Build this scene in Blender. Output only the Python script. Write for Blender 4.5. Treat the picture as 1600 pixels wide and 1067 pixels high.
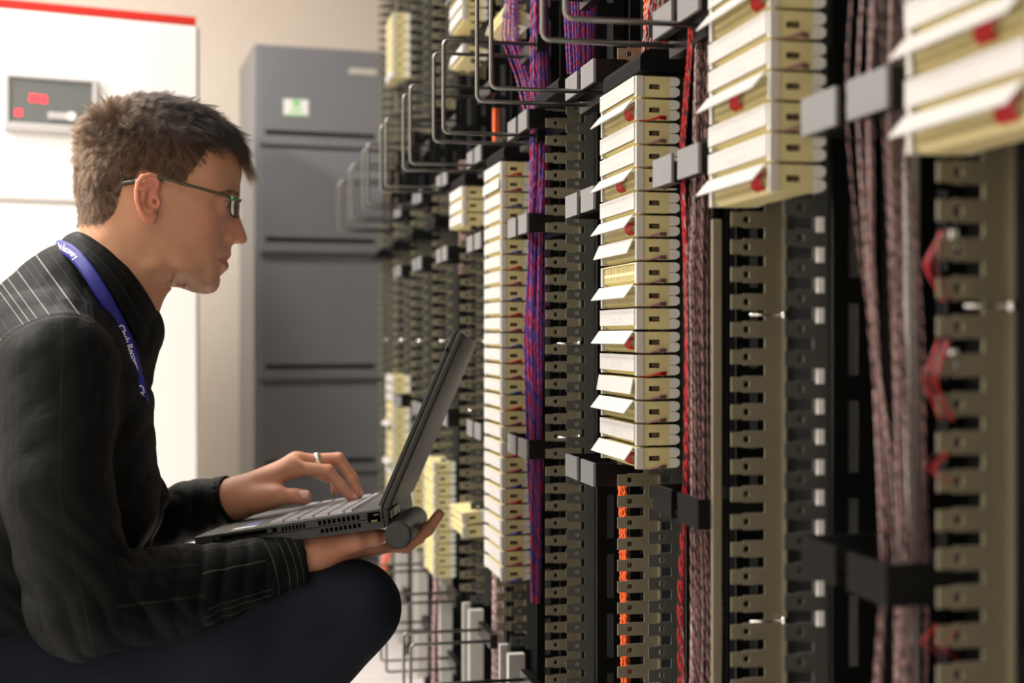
import bpy, bmesh, math, random
import numpy as np
from mathutils import Vector, Matrix, Quaternion
random.seed(7)
RNG = np.random.default_rng(11)
for _o in list(bpy.data.objects):
    bpy.data.objects.remove(_o, do_unlink=True)
SC = bpy.context.scene
COL = SC.collection
PI = math.pi

# ------------------------------------------------------------------ camera
FPX = 2100.0            # focal length in pixels of the 1600 wide frame
HZ = 525.0              # pixel row of the horizon
CH = 0.82               # camera height (crouching height)
cam_d = bpy.data.cameras.new('camera')
cam = bpy.data.objects.new('camera', cam_d); COL.objects.link(cam)
cam_d.sensor_width = 36.0
cam_d.lens = FPX / 1600 * 36.0
cam_d.shift_y = -(533.5 - HZ) / 1600
cam_d.clip_start = 0.02
cam.location = (0, 0, CH)
cam.rotation_euler = (PI / 2, 0, 0)
cam_d.dof.use_dof = True
cam_d.dof.focus_distance = 1.50
cam_d.dof.aperture_fstop = 4.2
SC.camera = cam

# ------------------------------------------------------------------ world, exposure
SC.view_settings.view_transform = 'Standard'
SC.view_settings.look = 'None'
SC.view_settings.gamma = 1.0
SC.view_settings.exposure = 0.0
SC.view_settings.use_curve_mapping = False
wd = bpy.data.worlds.new('world'); SC.world = wd; wd.use_nodes = True
wd.node_tree.nodes['Background'].inputs[0].default_value = (1.0, 0.93, 0.85, 1)
wd.node_tree.nodes['Background'].inputs[1].default_value = 0.02

TH = 0.2093             # angle between the camera axis and the distribution frame
CT, ST = math.cos(TH), math.sin(TH)
def RK(u, v, z=0.0):    # u: distance from the camera's aisle line towards the frame, v: along the frame
    return Vector((u * CT - v * ST, u * ST + v * CT, z))

CEIL = 2.75
def area_light(name, u, v, sx, sy, power, col=(1.0, 0.955, 0.90)):
    ld = bpy.data.lights.new(name, 'AREA'); ld.shape = 'RECTANGLE'
    ld.size = sx; ld.size_y = sy; ld.energy = power; ld.color = col
    lo = bpy.data.objects.new(name, ld); COL.objects.link(lo)
    lo.location = RK(u, v, CEIL - 0.075); lo.rotation_euler = (0, 0, TH)
    return lo
LAMPS = [(-0.65, 3.4, 46), (-0.80, 1.60, 23), (-0.75, -0.3, 7), (-2.1, 2.2, 165), (-2.1, 0.6, 20)]
for q in LAMPS:
    area_light('ceiling_tube_light', q[0], q[1], 0.28, 1.2, q[2])

# ------------------------------------------------------------------ helpers
def P(px, py, D):
    return Vector(((px - 800) / FPX * D, D, CH + (HZ - py) / FPX * D))

def mat(name, col, rough=0.5, metal=0.0, bump=0.0, bscale=80.0, vary=0.0, vscale=12.0, spec=0.5, emit=None, estr=0.0, coat=0.0, sss=0.0, alpha=1.0, trans=0.0, ior=1.45):
    m = bpy.data.materials.new(name); m.use_nodes = True
    nt = m.node_tree; b = nt.nodes['Principled BSDF']
    b.inputs['Base Color'].default_value = (*col, 1)
    b.inputs['Roughness'].default_value = rough
    b.inputs['Metallic'].default_value = metal
    b.inputs['Specular IOR Level'].default_value = spec
    b.inputs['Coat Weight'].default_value = coat
    b.inputs['IOR'].default_value = ior
    b.inputs['Transmission Weight'].default_value = trans
    tc = nt.nodes.new('ShaderNodeTexCoord')
    if sss:
        b.inputs['Subsurface Weight'].default_value = sss
        b.inputs['Subsurface Radius'].default_value = (1.0, 0.35, 0.2)
        b.inputs['Subsurface Scale'].default_value = 0.006
    if emit:
        b.inputs['Emission Color'].default_value = (*emit, 1)
        b.inputs['Emission Strength'].default_value = estr
    n = nt.nodes.new('ShaderNodeTexNoise'); n.inputs['Scale'].default_value = vscale
    n.inputs['Detail'].default_value = 4
    nt.links.new(tc.outputs['Object'], n.inputs['Vector'])
    if vary:
        mx = nt.nodes.new('ShaderNodeMix'); mx.data_type = 'RGBA'
        mx.inputs[6].default_value = (*[c * (1 - vary) for c in col], 1)
        mx.inputs[7].default_value = (*[min(1, c * (1 + vary)) for c in col], 1)
        nt.links.new(n.outputs['Fac'], mx.inputs[0]); nt.links.new(mx.outputs[2], b.inputs['Base Color'])
    if bump:
        n2 = nt.nodes.new('ShaderNodeTexNoise'); n2.inputs['Scale'].default_value = bscale
        nt.links.new(tc.outputs['Object'], n2.inputs['Vector'])
        bp = nt.nodes.new('ShaderNodeBump'); bp.inputs['Strength'].default_value = bump; bp.inputs['Distance'].default_value = 0.002
        nt.links.new(n2.outputs['Fac'], bp.inputs['Height']); nt.links.new(bp.outputs[0], b.inputs['Normal'])
    return m

class MB:
    """collects shapes, builds one mesh object"""
    def __init__(s): s.v = []; s.f = []; s.m = []
    def add(s, vs, fs, mi=0):
        o = len(s.v); s.v.extend([tuple(x) for x in vs])
        s.f.extend([tuple(o + i for i in f) for f in fs]); s.m.extend([mi] * len(fs)); return s
    def box(s, x0, x1, y0, y1, z0, z1, mi=0, M=None):
        vs = [Vector((x, y, z)) for x in (x0, x1) for y in (y0, y1) for z in (z0, z1)]
        if M is not None: vs = [M @ p for p in vs]
        return s.add(vs, [(0, 1, 3, 2), (4, 6, 7, 5), (0, 4, 5, 1), (2, 3, 7, 6), (0, 2, 6, 4), (1, 5, 7, 3)], mi)
    def tube(s, path, r, n=8, mi=0, cap=True):
        path = [Vector(p) for p in path]; k = len(path)
        rs = r if isinstance(r, (list, tuple)) else [r] * k
        t0 = (path[1] - path[0]).normalized()
        up = Vector((0, 0, 1)) if abs(t0.z) < 0.9 else Vector((1, 0, 0))
        nx = t0.cross(up).normalized(); rings = []
        for i, p in enumerate(path):
            t = (path[min(i + 1, k - 1)] - path[max(i - 1, 0)]).normalized()
            nx = (nx - t * nx.dot(t)).normalized(); ny = t.cross(nx)
            rings.append([p + (nx * math.cos(a) + ny * math.sin(a)) * rs[i] for a in [2 * PI * j / n for j in range(n)]])
        vs = [q for rg in rings for q in rg]; fs = []
        for i in range(k - 1):
            for j in range(n):
                a = i * n + j; b = i * n + (j + 1) % n
                fs.append((a, b, b + n, a + n))
        if cap:
            fs.append(tuple(range(n - 1, -1, -1))); fs.append(tuple((k - 1) * n + j for j in range(n)))
        return s.add(vs, fs, mi)
    def prism(s, poly, y0, y1, M=None, mi=0):    # poly in x,z, extruded along y
        n = len(poly)
        vs = [Vector((x, y0, z)) for x, z in poly] + [Vector((x, y1, z)) for x, z in poly]
        if M is not None: vs = [M @ p for p in vs]
        fs = [tuple(range(n)), tuple(range(2 * n - 1, n - 1, -1))] + [(i, i + n, (i + 1) % n + n, (i + 1) % n) for i in range(n)]
        return s.add(vs, fs, mi)
    def mesh(s, name, mats, smooth=False):
        me = bpy.data.meshes.new(name); me.from_pydata(s.v, [], s.f)
        for m in (mats if isinstance(mats, (list, tuple)) else [mats]): me.materials.append(m)
        me.polygons.foreach_set('material_index', s.m)
        if smooth: me.polygons.foreach_set('use_smooth', [True] * len(s.f))
        me.update()
        bm = bmesh.new(); bm.from_mesh(me); bmesh.ops.recalc_face_normals(bm, faces=bm.faces); bm.to_mesh(me); bm.free()
        return me
    def build(s, name, mats, parent=None, smooth=False, bevel=0.0, loc=None, rotz=None, seg=2):
        o = bpy.data.objects.new(name, s.mesh(name, mats, smooth)); COL.objects.link(o)
        if parent is not None: o.parent = parent
        if loc is not None: o.location = loc
        if rotz is not None: o.rotation_euler = (0, 0, rotz)
        if bevel:
            bv = o.modifiers.new('bevel', 'BEVEL'); bv.width = bevel; bv.segments = seg; bv.limit_method = 'ANGLE'; bv.angle_limit = 0.7
        return o

def tag(o, label=None, cat=None, group=None, kind=None):
    if label: o['label'] = label
    if cat: o['category'] = cat
    if group: o['group'] = group
    if kind: o['kind'] = kind
    return o
def thing(name, label, cat, loc=(0, 0, 0), rotz=0.0, group=None):
    o = bpy.data.objects.new(name, None); COL.objects.link(o); o.empty_display_size = 0.05
    o.location = loc; o.rotation_euler = (0, 0, rotz)
    return tag(o, label, cat, group)
def dup(root, loc=None, rotz=None, label=None, group=None):
    r = root.copy(); COL.objects.link(r)
    if loc is not None: r.location = loc
    if rotz is not None: r.rotation_euler = (0, 0, rotz)
    if label: r['label'] = label
    if group: r['group'] = group
    for ch in list(root.children):
        c = ch.copy(); COL.objects.link(c); c.parent = r
        for g in list(ch.children):
            d = g.copy(); COL.objects.link(d); d.parent = c
    return r

# ------------------------------------------------------------------ materials
M = {}
M['wall'] = mat('wall_paint', (0.66, 0.61, 0.53), 0.85, bump=0.15, bscale=300, vary=0.02)
M['ceil'] = mat('ceiling_tiles', (0.75, 0.74, 0.70), 0.9)
M['floor'] = mat('raised_floor_laminate', (0.74, 0.70, 0.69), 0.28, vary=0.05, vscale=40)
M['floor_gap'] = mat('floor_joint', (0.25, 0.24, 0.24), 0.6)
M['white_unit'] = mat('white_enamel', (0.90, 0.88, 0.86), 0.35, vary=0.01)
M['red_trim'] = mat('red_trim', (0.62, 0.03, 0.02), 0.4)
M['panel_grey'] = mat('display_glass_grey', (0.17, 0.18, 0.175), 0.25)
M['lt_grey'] = mat('light_grey_plastic', (0.55, 0.54, 0.53), 0.45)
M['led'] = mat('red_led', (0.5, 0.02, 0.02), 0.4, emit=(1.0, 0.06, 0.08), estr=2.2)
M['steel_grey'] = mat('grey_powder_coat', (0.185, 0.192, 0.205), 0.36, vary=0.04, bump=0.05, bscale=500)
M['steel_dark'] = mat('dark_recess_paint', (0.03, 0.032, 0.035), 0.5)
M['paper'] = mat('paper_white', (0.80, 0.80, 0.78), 0.7)
M['green'] = mat('printed_green', (0.25, 0.62, 0.22), 0.7)
M['plate'] = mat('brushed_plate', (0.62, 0.60, 0.52), 0.35, metal=0.3)
M['cream'] = mat('cream_plastic', (0.68, 0.60, 0.30), 0.45, vary=0.05, vscale=60)
M['cream_lt'] = mat('ivory_plastic', (0.56, 0.55, 0.50), 0.4)
M['slot'] = mat('slot_brown_black', (0.008, 0.006, 0.004), 0.7)
M['slot_brown'] = mat('slot_brown', (0.13, 0.095, 0.045), 0.6)
M['clip'] = mat('grey_white_clip', (0.74, 0.75, 0.68), 0.35, vary=0.06, vscale=50)
M['black'] = mat('black_steel', (0.0045, 0.005, 0.005), 0.34, spec=0.35)
M['ring_steel'] = mat('ring_steel', (0.26, 0.26, 0.25), 0.3, metal=0.9)
M['black_matt'] = mat('black_matt', (0.003, 0.003, 0.0035), 0.8, spec=0.15)
M['shaded_flange'] = mat('zinc_flange_shaded', (0.085, 0.09, 0.08), 0.42, metal=0.25, vary=0.15, vscale=9)  # same zinc as the far rail, shade of the near flange painted in
M['khaki'] = mat('passivated_zinc', (0.25, 0.225, 0.155), 0.42, metal=0.35, vary=0.12, vscale=14)
M['guide'] = mat('guide_lit_grey', (0.17, 0.175, 0.18), 0.32, vary=0.03)  # reflected light on the black guide lips put into the grey
M['chrome'] = mat('bright_metal', (0.85, 0.85, 0.84), 0.2, metal=1.0)
M['duct'] = mat('pale_duct_plastic', (0.46, 0.45, 0.42), 0.5)
M['wire_red'] = mat('red_insulation', (0.52, 0.015, 0.02), 0.4)
M['wire_white'] = mat('white_insulation', (0.52, 0.43, 0.42), 0.4)
M['wire_pink'] = mat('pink_insulation', (0.30, 0.155, 0.15), 0.42)
M['wire_black'] = mat('black_insulation', (0.02, 0.018, 0.02), 0.4)
M['wire_blue'] = mat('blue_insulation', (0.045, 0.05, 0.30), 0.4)
M['wire_magenta'] = mat('violet_red_insulation', (0.30, 0.018, 0.085), 0.4)
M['orange'] = mat('orange_insulation', (0.78, 0.13, 0.03), 0.45)
M['yellow'] = mat('yellow_insulation', (0.70, 0.45, 0.04), 0.45)
def label_mat():
    m = mat('printed_label', (0.49, 0.475, 0.46), 0.5)
    nt = m.node_tree; b = nt.nodes['Principled BSDF']; L = nt.links
    tc = nt.nodes.new('ShaderNodeTexCoord'); sx = nt.nodes.new('ShaderNodeSeparateXYZ'); L.new(tc.outputs['Object'], sx.inputs[0])
    ob = nt.nodes.new('ShaderNodeObjectInfo')
    # short faint print dashes: rows along y, keyed by noise
    cb = nt.nodes.new('ShaderNodeCombineXYZ'); L.new(sx.outputs['Y'], cb.inputs[0]); L.new(sx.outputs['Z'], cb.inputs[1]); L.new(ob.outputs['Random'], cb.inputs[2])
    mp = nt.nodes.new('ShaderNodeMapping'); mp.inputs['Scale'].default_value = (420, 1400, 37); L.new(cb.outputs[0], mp.inputs[0])
    n = nt.nodes.new('ShaderNodeTexNoise'); n.inputs['Scale'].default_value = 1.0; n.inputs['Detail'].default_value = 1; L.new(mp.outputs[0], n.inputs['Vector'])
    r = nt.nodes.new('ShaderNodeMath'); r.operation = 'GREATER_THAN'; r.inputs[1].default_value = 0.50; L.new(n.outputs['Fac'], r.inputs[0])
    def band(c, h):
        a = nt.nodes.new('ShaderNodeMath'); a.operation = 'COMPARE'; a.inputs[1].default_value = c; a.inputs[2].default_value = h
        L.new(sx.outputs['Z'], a.inputs[0]); return a
    b1 = band(0.0172, 0.0007); b2 = band(0.0075, 0.0006); b3 = band(0.0102, 0.0006)
    mid = nt.nodes.new('ShaderNodeMath'); mid.operation = 'COMPARE'; mid.inputs[1].default_value = 0.066; mid.inputs[2].default_value = 0.022; L.new(sx.outputs['Y'], mid.inputs[0])
    s = nt.nodes.new('ShaderNodeMath'); s.operation = 'ADD'; L.new(b2.outputs[0], s.inputs[0]); L.new(b3.outputs[0], s.inputs[1])
    s2 = nt.nodes.new('ShaderNodeMath'); s2.operation = 'MULTIPLY'; L.new(s.outputs[0], s2.inputs[0]); L.new(mid.outputs[0], s2.inputs[1])
    s3 = nt.nodes.new('ShaderNodeMath'); s3.operation = 'ADD'; L.new(s2.outputs[0], s3.inputs[0]); L.new(b1.outputs[0], s3.inputs[1])
    k = nt.nodes.new('ShaderNodeMath'); k.operation = 'MULTIPLY'; L.new(s3.outputs[0], k.inputs[0]); L.new(r.outputs[0], k.inputs[1])
    k2 = nt.nodes.new('ShaderNodeMath'); k2.operation = 'MULTIPLY'; k2.inputs[1].default_value = 0.5; L.new(k.outputs[0], k2.inputs[0])
    mx = nt.nodes.new('ShaderNodeMix'); mx.data_type = 'RGBA'; L.new(k2.outputs[0], mx.inputs[0])
    mx.inputs[6].default_value = (0.49, 0.475, 0.46, 1); mx.inputs[7].default_value = (0.22, 0.21, 0.25, 1)
    L.new(mx.outputs[2], b.inputs['Base Color'])
    return m
M['label'] = label_mat()

# ------------------------------------------------------------------ room
def plane_box(name, x0, x1, y0, y1, z0, z1, m, loc=None, rotz=TH):
    o = MB().box(x0, x1, y0, y1, z0, z1).build(name, m, loc=loc or (0, 0, 0), rotz=rotz); o['kind'] = 'structure'; return o
U0, U1, V0, V1 = -3.4, 1.35, -2.2, 6.2
plane_box('ceiling', U0, U1, V0, V1, CEIL, CEIL + 0.1, M['ceil'])
fl = MB(); T = 0.60
fl.box(U0, U1, V0, V1, -0.1, -0.004, 1)
u = U0
while u < U1 - 1e-6:
    v = V0
    while v < V1 - 1e-6:
        fl.box(u + 0.002, min(u + T, U1) - 0.002, v + 0.002, min(v + T, V1) - 0.002, -0.004, 0, 0); v += T
    u += T
f_ = fl.build('floor', [M['floor'], M['floor_gap']], rotz=TH); f_['kind'] = 'structure'
plane_box('wall_left', U0 - 0.1, U0, V0, V1, 0, CEIL, M['wall'])
plane_box('wall_right', U1, U1 + 0.1, V0, V1, 0, CEIL, M['wall'])
plane_box('wall_front', U0, U1, V0 - 0.1, V0, 0, CEIL, M['wall'])
WA = math.radians(17.5)
wb = MB().box(-3.6, 2.6, 0, 0.1, 0, CEIL).build('wall_back', M['wall'], loc=(-0.9, 4.98, 0), rotz=WA); wb['kind'] = 'structure'
# recessed ceiling lights
for i, q in enumerate(LAMPS):
    t = thing('ceiling_light', 'recessed fluorescent ceiling light, ' + ['above the far end of the aisle', 'above the crouching person', 'behind the camera', 'above the white cooling unit', 'nearest the left wall and camera'][i], 'ceiling light', RK(q[0], q[1], CEIL - 0.07), TH, 'ceiling lights')
    fr = MB()
    fr.box(-0.17, 0.17, -0.63, -0.61, -0.0, 0.069); fr.box(-0.17, 0.17, 0.61, 0.63, 0, 0.069)
    fr.box(-0.17, -0.15, -0.61, 0.61, 0, 0.069); fr.box(0.15, 0.17, -0.61, 0.61, 0, 0.069); fr.box(-0.15, 0.15, -0.61, 0.61, 0.05, 0.069)
    fr.build('housing', M['white_unit'], t)
    tb = MB()
    for x in (-0.07, 0.07): tb.tube([(x, -0.59, 0.03), (x, 0.59, 0.03)], 0.013, 10)
    tb.build('fluorescent_tube', mat('tube_glow', (0.9, 0.9, 0.85), 0.4, emit=(1, 0.95, 0.85), estr=2.0), t, smooth=True)

# ------------------------------------------------------------------ grey file cabinet
CA = math.radians(17.5); CD = 4.3
cx0 = (398 - 800) / FPX * CD
def zat(py, D): return CH + (HZ - py) / FPX * D
t = thing('file_cabinet', 'tall dark grey metal filing cabinet against the back wall', 'filing cabinet', (cx0, CD, 0), CA)
CW, CDp = 0.432, 0.46
ztop = zat(66, CD)
MB().box(0, CW, 0.02, CDp, 0.02, ztop).build('cabinet_body', M['steel_grey'], t, bevel=0.004)
MB().box(0.02, CW - 0.02, 0.03, CDp - 0.02, 0, 0.02).build('plinth', M['steel_dark'], t)
rows = [(72, 224), (230, 392), (410, 592), (604, 742), (748, 898)]
for a, b in rows:
    z1 = zat(a, CD); z0 = zat(b, CD)
    zs = z0 + 0.030
    d = MB()
    d.box(0.018, CW - 0.012, 0.0, 0.019, zs + 0.016, z1); d.box(0.018, CW - 0.012, 0.0, 0.019, z0, zs)
    d.box(0.018, 0.034, 0.0, 0.019, zs, zs + 0.016); d.box(CW - 0.04, CW - 0.012, 0.0, 0.019, zs, zs + 0.016)
    dr = d.build('drawer', M['steel_grey'], t)
    MB().box(0.034, CW - 0.04, 0.012, 0.019, zs, zs + 0.016).build('finger_pull', M['steel_dark'], dr)
st = MB().box(0.092, 0.172, -0.0012, 0, zat(178, CD), zat(152, CD))
s_ = st.build('sticker', M['paper'], t, bevel=0.004)
g = MB(); g.box(0.096, 0.168, -0.0018, -0.0012, zat(178, CD), zat(175.5, CD)); g.box(0.120, 0.146, -0.0018, -0.0012, zat(163, CD), zat(153, CD)); g.box(0.115, 0.15, -0.0018, -0.0012, zat(171, CD), zat(167, CD))
g.build('printed_mark', M['green'], s_)
MB().box(0.305, 0.398, -0.002, 0, zat(107, CD), zat(97, CD)).build('name_plate', M['plate'], t, bevel=0.001)

# ------------------------------------------------------------------ white cooling unit with the display
WD = 3.4; UA = math.radians(24)
ux = (312 - 800) / FPX * WD
t = thing('cooling_unit', 'large white cooling cabinet with red top trim and grey display', 'cooling unit', (ux, WD, 0), UA)
wt = zat(28, WD)
b_ = MB().box(-1.25, 0, 0, 0.62, 0.05, wt - 0.019); b_.build('cabinet_body', M['white_unit'], t, bevel=0.006)
MB().box(-1.23, -0.02, 0.02, 0.6, 0, 0.05).build('plinth', M['steel_dark'], t)
MB().box(-1.25, -0.01, -0.004, 0.62, wt - 0.019, wt).build('trim_strip', M['red_trim'], t)
MB().box(-1.24, -0.008, -0.012, -0.0005, zat(322, WD), wt - 0.026).build('upper_panel', M['white_unit'], t, bevel=0.003)
MB().box(-1.24, -0.008, -0.008, -0.0005, 0.1, zat(330, WD)).build('lower_panel', M['white_unit'], t, bevel=0.003)
def unit_x(px):   # along the unit's front face
    r = (px - 800) / FPX
    # ux + s*cos = r*(WD + s*sin)
    return (r * WD - ux) / (math.cos(UA) - r * math.sin(UA))
xa, xb = unit_x(13), unit_x(143)
Dm = WD + (xa + xb) / 2 * math.sin(UA)
z0, z1 = zat(196, Dm), zat(127, Dm)
dp = MB().box(xa, xb, -0.020, -0.012, z0, z1).build('display_panel', M['panel_grey'], t, bevel=0.002)
fr = MB(); fr.box(xa - 0.012, xb + 0.012, -0.024, -0.012, z0 - 0.018, z0); fr.box(xa - 0.008, xb + 0.012, -0.024, -0.012, z1, z1 + 0.008)
fr.box(xa - 0.010, xa, -0.024, -0.012, z0, z1); fr.box(xb, xb + 0.012, -0.024, -0.012, z0, z1)
fr.build('display_frame', M['lt_grey'], t, bevel=0.001)
sg = MB()
def seg8(cx, cz, w, h, tt, on):
    b = dict(a=(cx - w, cx + w, cz + h - tt, cz + h), g=(cx - w, cx + w, cz - tt / 2, cz + tt / 2), d=(cx - w, cx + w, cz - h, cz - h + tt),
             f=(cx - w, cx - w + tt, cz, cz + h), b=(cx + w - tt, cx + w, cz, cz + h), e=(cx - w, cx - w + tt, cz - h, cz), c=(cx + w - tt, cx + w, cz - h, cz))
    for k in on: x0, x1, a0, a1 = b[k]; sg.box(x0, x1, -0.0212, -0.0200, a0, a1)
zz = lambda py: zat(py, Dm)
seg8(unit_x(51), zz(157), 0.009, 0.009, 0.004, 'abged'); seg8(unit_x(66), zz(158), 0.009, 0.009, 0.004, 'abgcdf'); seg8(unit_x(28), zz(181), 0.008, 0.008, 0.004, 'abcdef')
sg.build('lit_digit', M['led'], dp)
MB().box(unit_x(74), unit_x(112), -0.0235, -0.020, zz(188), zz(177)).build('push_button', M['lt_grey'], dp, bevel=0.001)
kb = MB(); kb.tube([(unit_x(110), -0.020, zz(182)), (unit_x(110), -0.026, zz(182))], 0.011, 16); kb.build('knob', M['white_unit'], dp, smooth=False)
BODY_H = 0.0016
SHIRT_H = 0.0026
# ------------------------------------------------------------------ the distribution frame
A0, PV, BW, PZ = 0.6112, 0.3362, 0.1275, 0.0232     # first column, column pitch, block width, block pitch
UF = 0.400                                          # front plane of the labels
def col_v(i): return A0 + PV * i
T_MAIN = CH + 0.262
COLNAMES = ['nearest column at the right edge', 'second column from the right', 'third column, left of the pink wires', 'bare column right of the blue-red wires',
            'tall column of white labels', 'column left of the tall white stack', 'sixth column from the right', 'seventh column from the right', 'far column beside the filing cabinet', 'farthest column at the end of the frame']
# tooth rail: plate facing the aisle end with tabs and square holes
def rail_mesh(name, m, u0, u1, tab, z0, z1, flange=0.0):
    b = MB(); n = int(round((z1 - z0) / PZ)); t = 0.0018
    b.box(u0 + tab, u1, 0, t, z0, z1)
    if flange: b.box(u1 - t, u1, -flange, 0, z0, z1)
    for k in range(n):
        za = z0 + k * PZ + 0.0045; zb = za + 0.0142; zc = (za + zb) / 2; uc = u0 + 0.0135; hs = 0.0026
        ua, ub = u0, u0 + tab
        b.box(ua, uc - hs, 0, t, za + 0.001, zb - 0.001)
        b.box(uc + hs, ub, 0, t, za, zb)
        b.box(uc - hs, uc + hs, 0, t, za, zc - hs); b.box(uc - hs, uc + hs, 0, t, zc + hs, zb)
    return b.mesh(name, m)
def link_mesh(name, me, parent, loc=(0, 0, 0)):
    o = bpy.data.objects.new(name, me); COL.objects.link(o); o.parent = parent; o.location = loc; return o
ZONES = [(CH - 0.47, CH + 0.318), (CH + 0.47, CH + 0.47 + 40 * PZ)]
khaki_meshes = [rail_mesh('rail_khaki', M['khaki'], 0.016, 0.063, 0.030, a, b, 0.008) for a, b in ZONES]
shaded_meshes = [rail_mesh('rail_shaded', M['shaded_flange'], 0.016, 0.052, 0.024, a, b) for a, b in ZONES]
def slotted_post():
    b = MB(); z = 0.0; t = 0.002
    u0, u1 = 0.056, 0.094
    for (a, c) in ((u0, u0 + 0.013), (u0 + 0.021, u1)): b.box(a, c, 0, t, 0.02, 2.35)
    while z < 2.3:
        b.box(u0 + 0.013, u0 + 0.021, 0, t, z + 0.02, z + 0.040); z += 0.075
    b.box(u1 - t, u1, 0, 0.045, 0.02, 2.35)
    return b.mesh('slotted_post', M['black'])
post_me = slotted_post()
def cap_mesh():
    b = MB(); pl = []
    for a in range(9):
        an = PI / 2 * a / 8; pl.append((0.016 - 0.014 * math.cos(an) + 0.0, 0.012 + 0.010 * math.sin(an)))
    poly = [(0.002, 0.0)] + pl + [(0.05, 0.022), (0.058, 0.018), (0.058, 0.0)]
    b.prism(poly, -0.004, BW + 0.004)
    return b.mesh('end_cap', M['black_matt'])
cap_me = cap_mesh()
webm = MB().box(0.096, 0.100, 0, PV - 0.003, 0.0, 2.35).mesh('shade_backing', M['black_matt'])  # added black sheet standing for the darkness behind the frame
ductm = MB()
ductm.box(0.02, 0.045, 0.045, 0.060, 0.05, CH - 0.485); ductm.box(0.02, 0.04, 0.112, 0.122, 0.05, CH - 0.485)
ductm = ductm.mesh('lower_duct', M['duct'])
blackd = MB(); blackd.box(0.03, 0.06, 0.08, 0.10, 0.05, CH - 0.48); blackd.box(0.045, 0.065, 0.135, 0.155, 0.05, CH - 0.48); blackd = blackd.mesh('lower_channel', M['black'])
screwm = MB(); screwm.tube([(0.03, 0, 0), (0.058, 0, 0)], 0.0012, 8); screwm.tube([(0.058, 0, 0), (0.063, 0, 0)], 0.0038, 10); screwm = screwm.mesh('bolt', M['chrome'], True)
glintm = MB(); glintm.box(0.0, 0.0055, 0, 0.003, -0.001, 0.0105); glintm = glintm.mesh('painted_glint', M['paper'])  # glint of bright metal painted as a small white plate
for i in range(10):
    t = thing('mounting_frame', 'black and khaki toothed mounting frame of the ' + COLNAMES[i], 'equipment rack', RK(UF, col_v(i), 0), TH)
    for k in range(2):
        link_mesh('toothed_rail', khaki_meshes[k], t, (0, BW - 0.006, 0))
        link_mesh('side_rail', shaded_meshes[k], t, (0, 0.012, 0))
    link_mesh('slotted_post', post_me, t, (0, 0.012, 0))
    link_mesh('slotted_post', post_me, t, (0.006, BW + 0.10, 0))
    link_mesh('shade_backing', webm, t)
    if i >= 2:
        link_mesh('lower_duct', ductm, t); link_mesh('lower_channel', blackd, t)
    ct = {0: None, 1: None, 2: T_MAIN + 0.002, 3: CH + 0.303, 4: T_MAIN + 0.002, 5: T_MAIN + 0.002}.get(i, CH + 0.215)
    if ct: link_mesh('end_cap', cap_me, t, (0, 0, ct))
    [MB().box(0.05, 0.096, q_, q_ + 0.02, 0, 0.05).build('foot', M['black'], t) for q_ in (0.0, BW)]
    for z in ((CH + 0.018, CH - 0.24, CH - 0.20)[:2] if i in (1, 0) else (CH - 0.01, CH - 0.135)):
        link_mesh('bolt', screwm, t, (0.0, BW - 0.012, z))
    if i == 1: MB().box(0.0065, 0.0155, BW + 0.014, BW + 0.018, 0.02, CH + 0.10).build('edge_strip', M['khaki'], t, bevel=0.001)
    if i == 1:      # white plates added on the side rail, painting its glints
        for k in range(14):
            if k not in (4,): link_mesh('painted_glint', glintm, t, (0.042, 0.009, CH + 0.085 - k * PZ - 0.0045))

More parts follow.
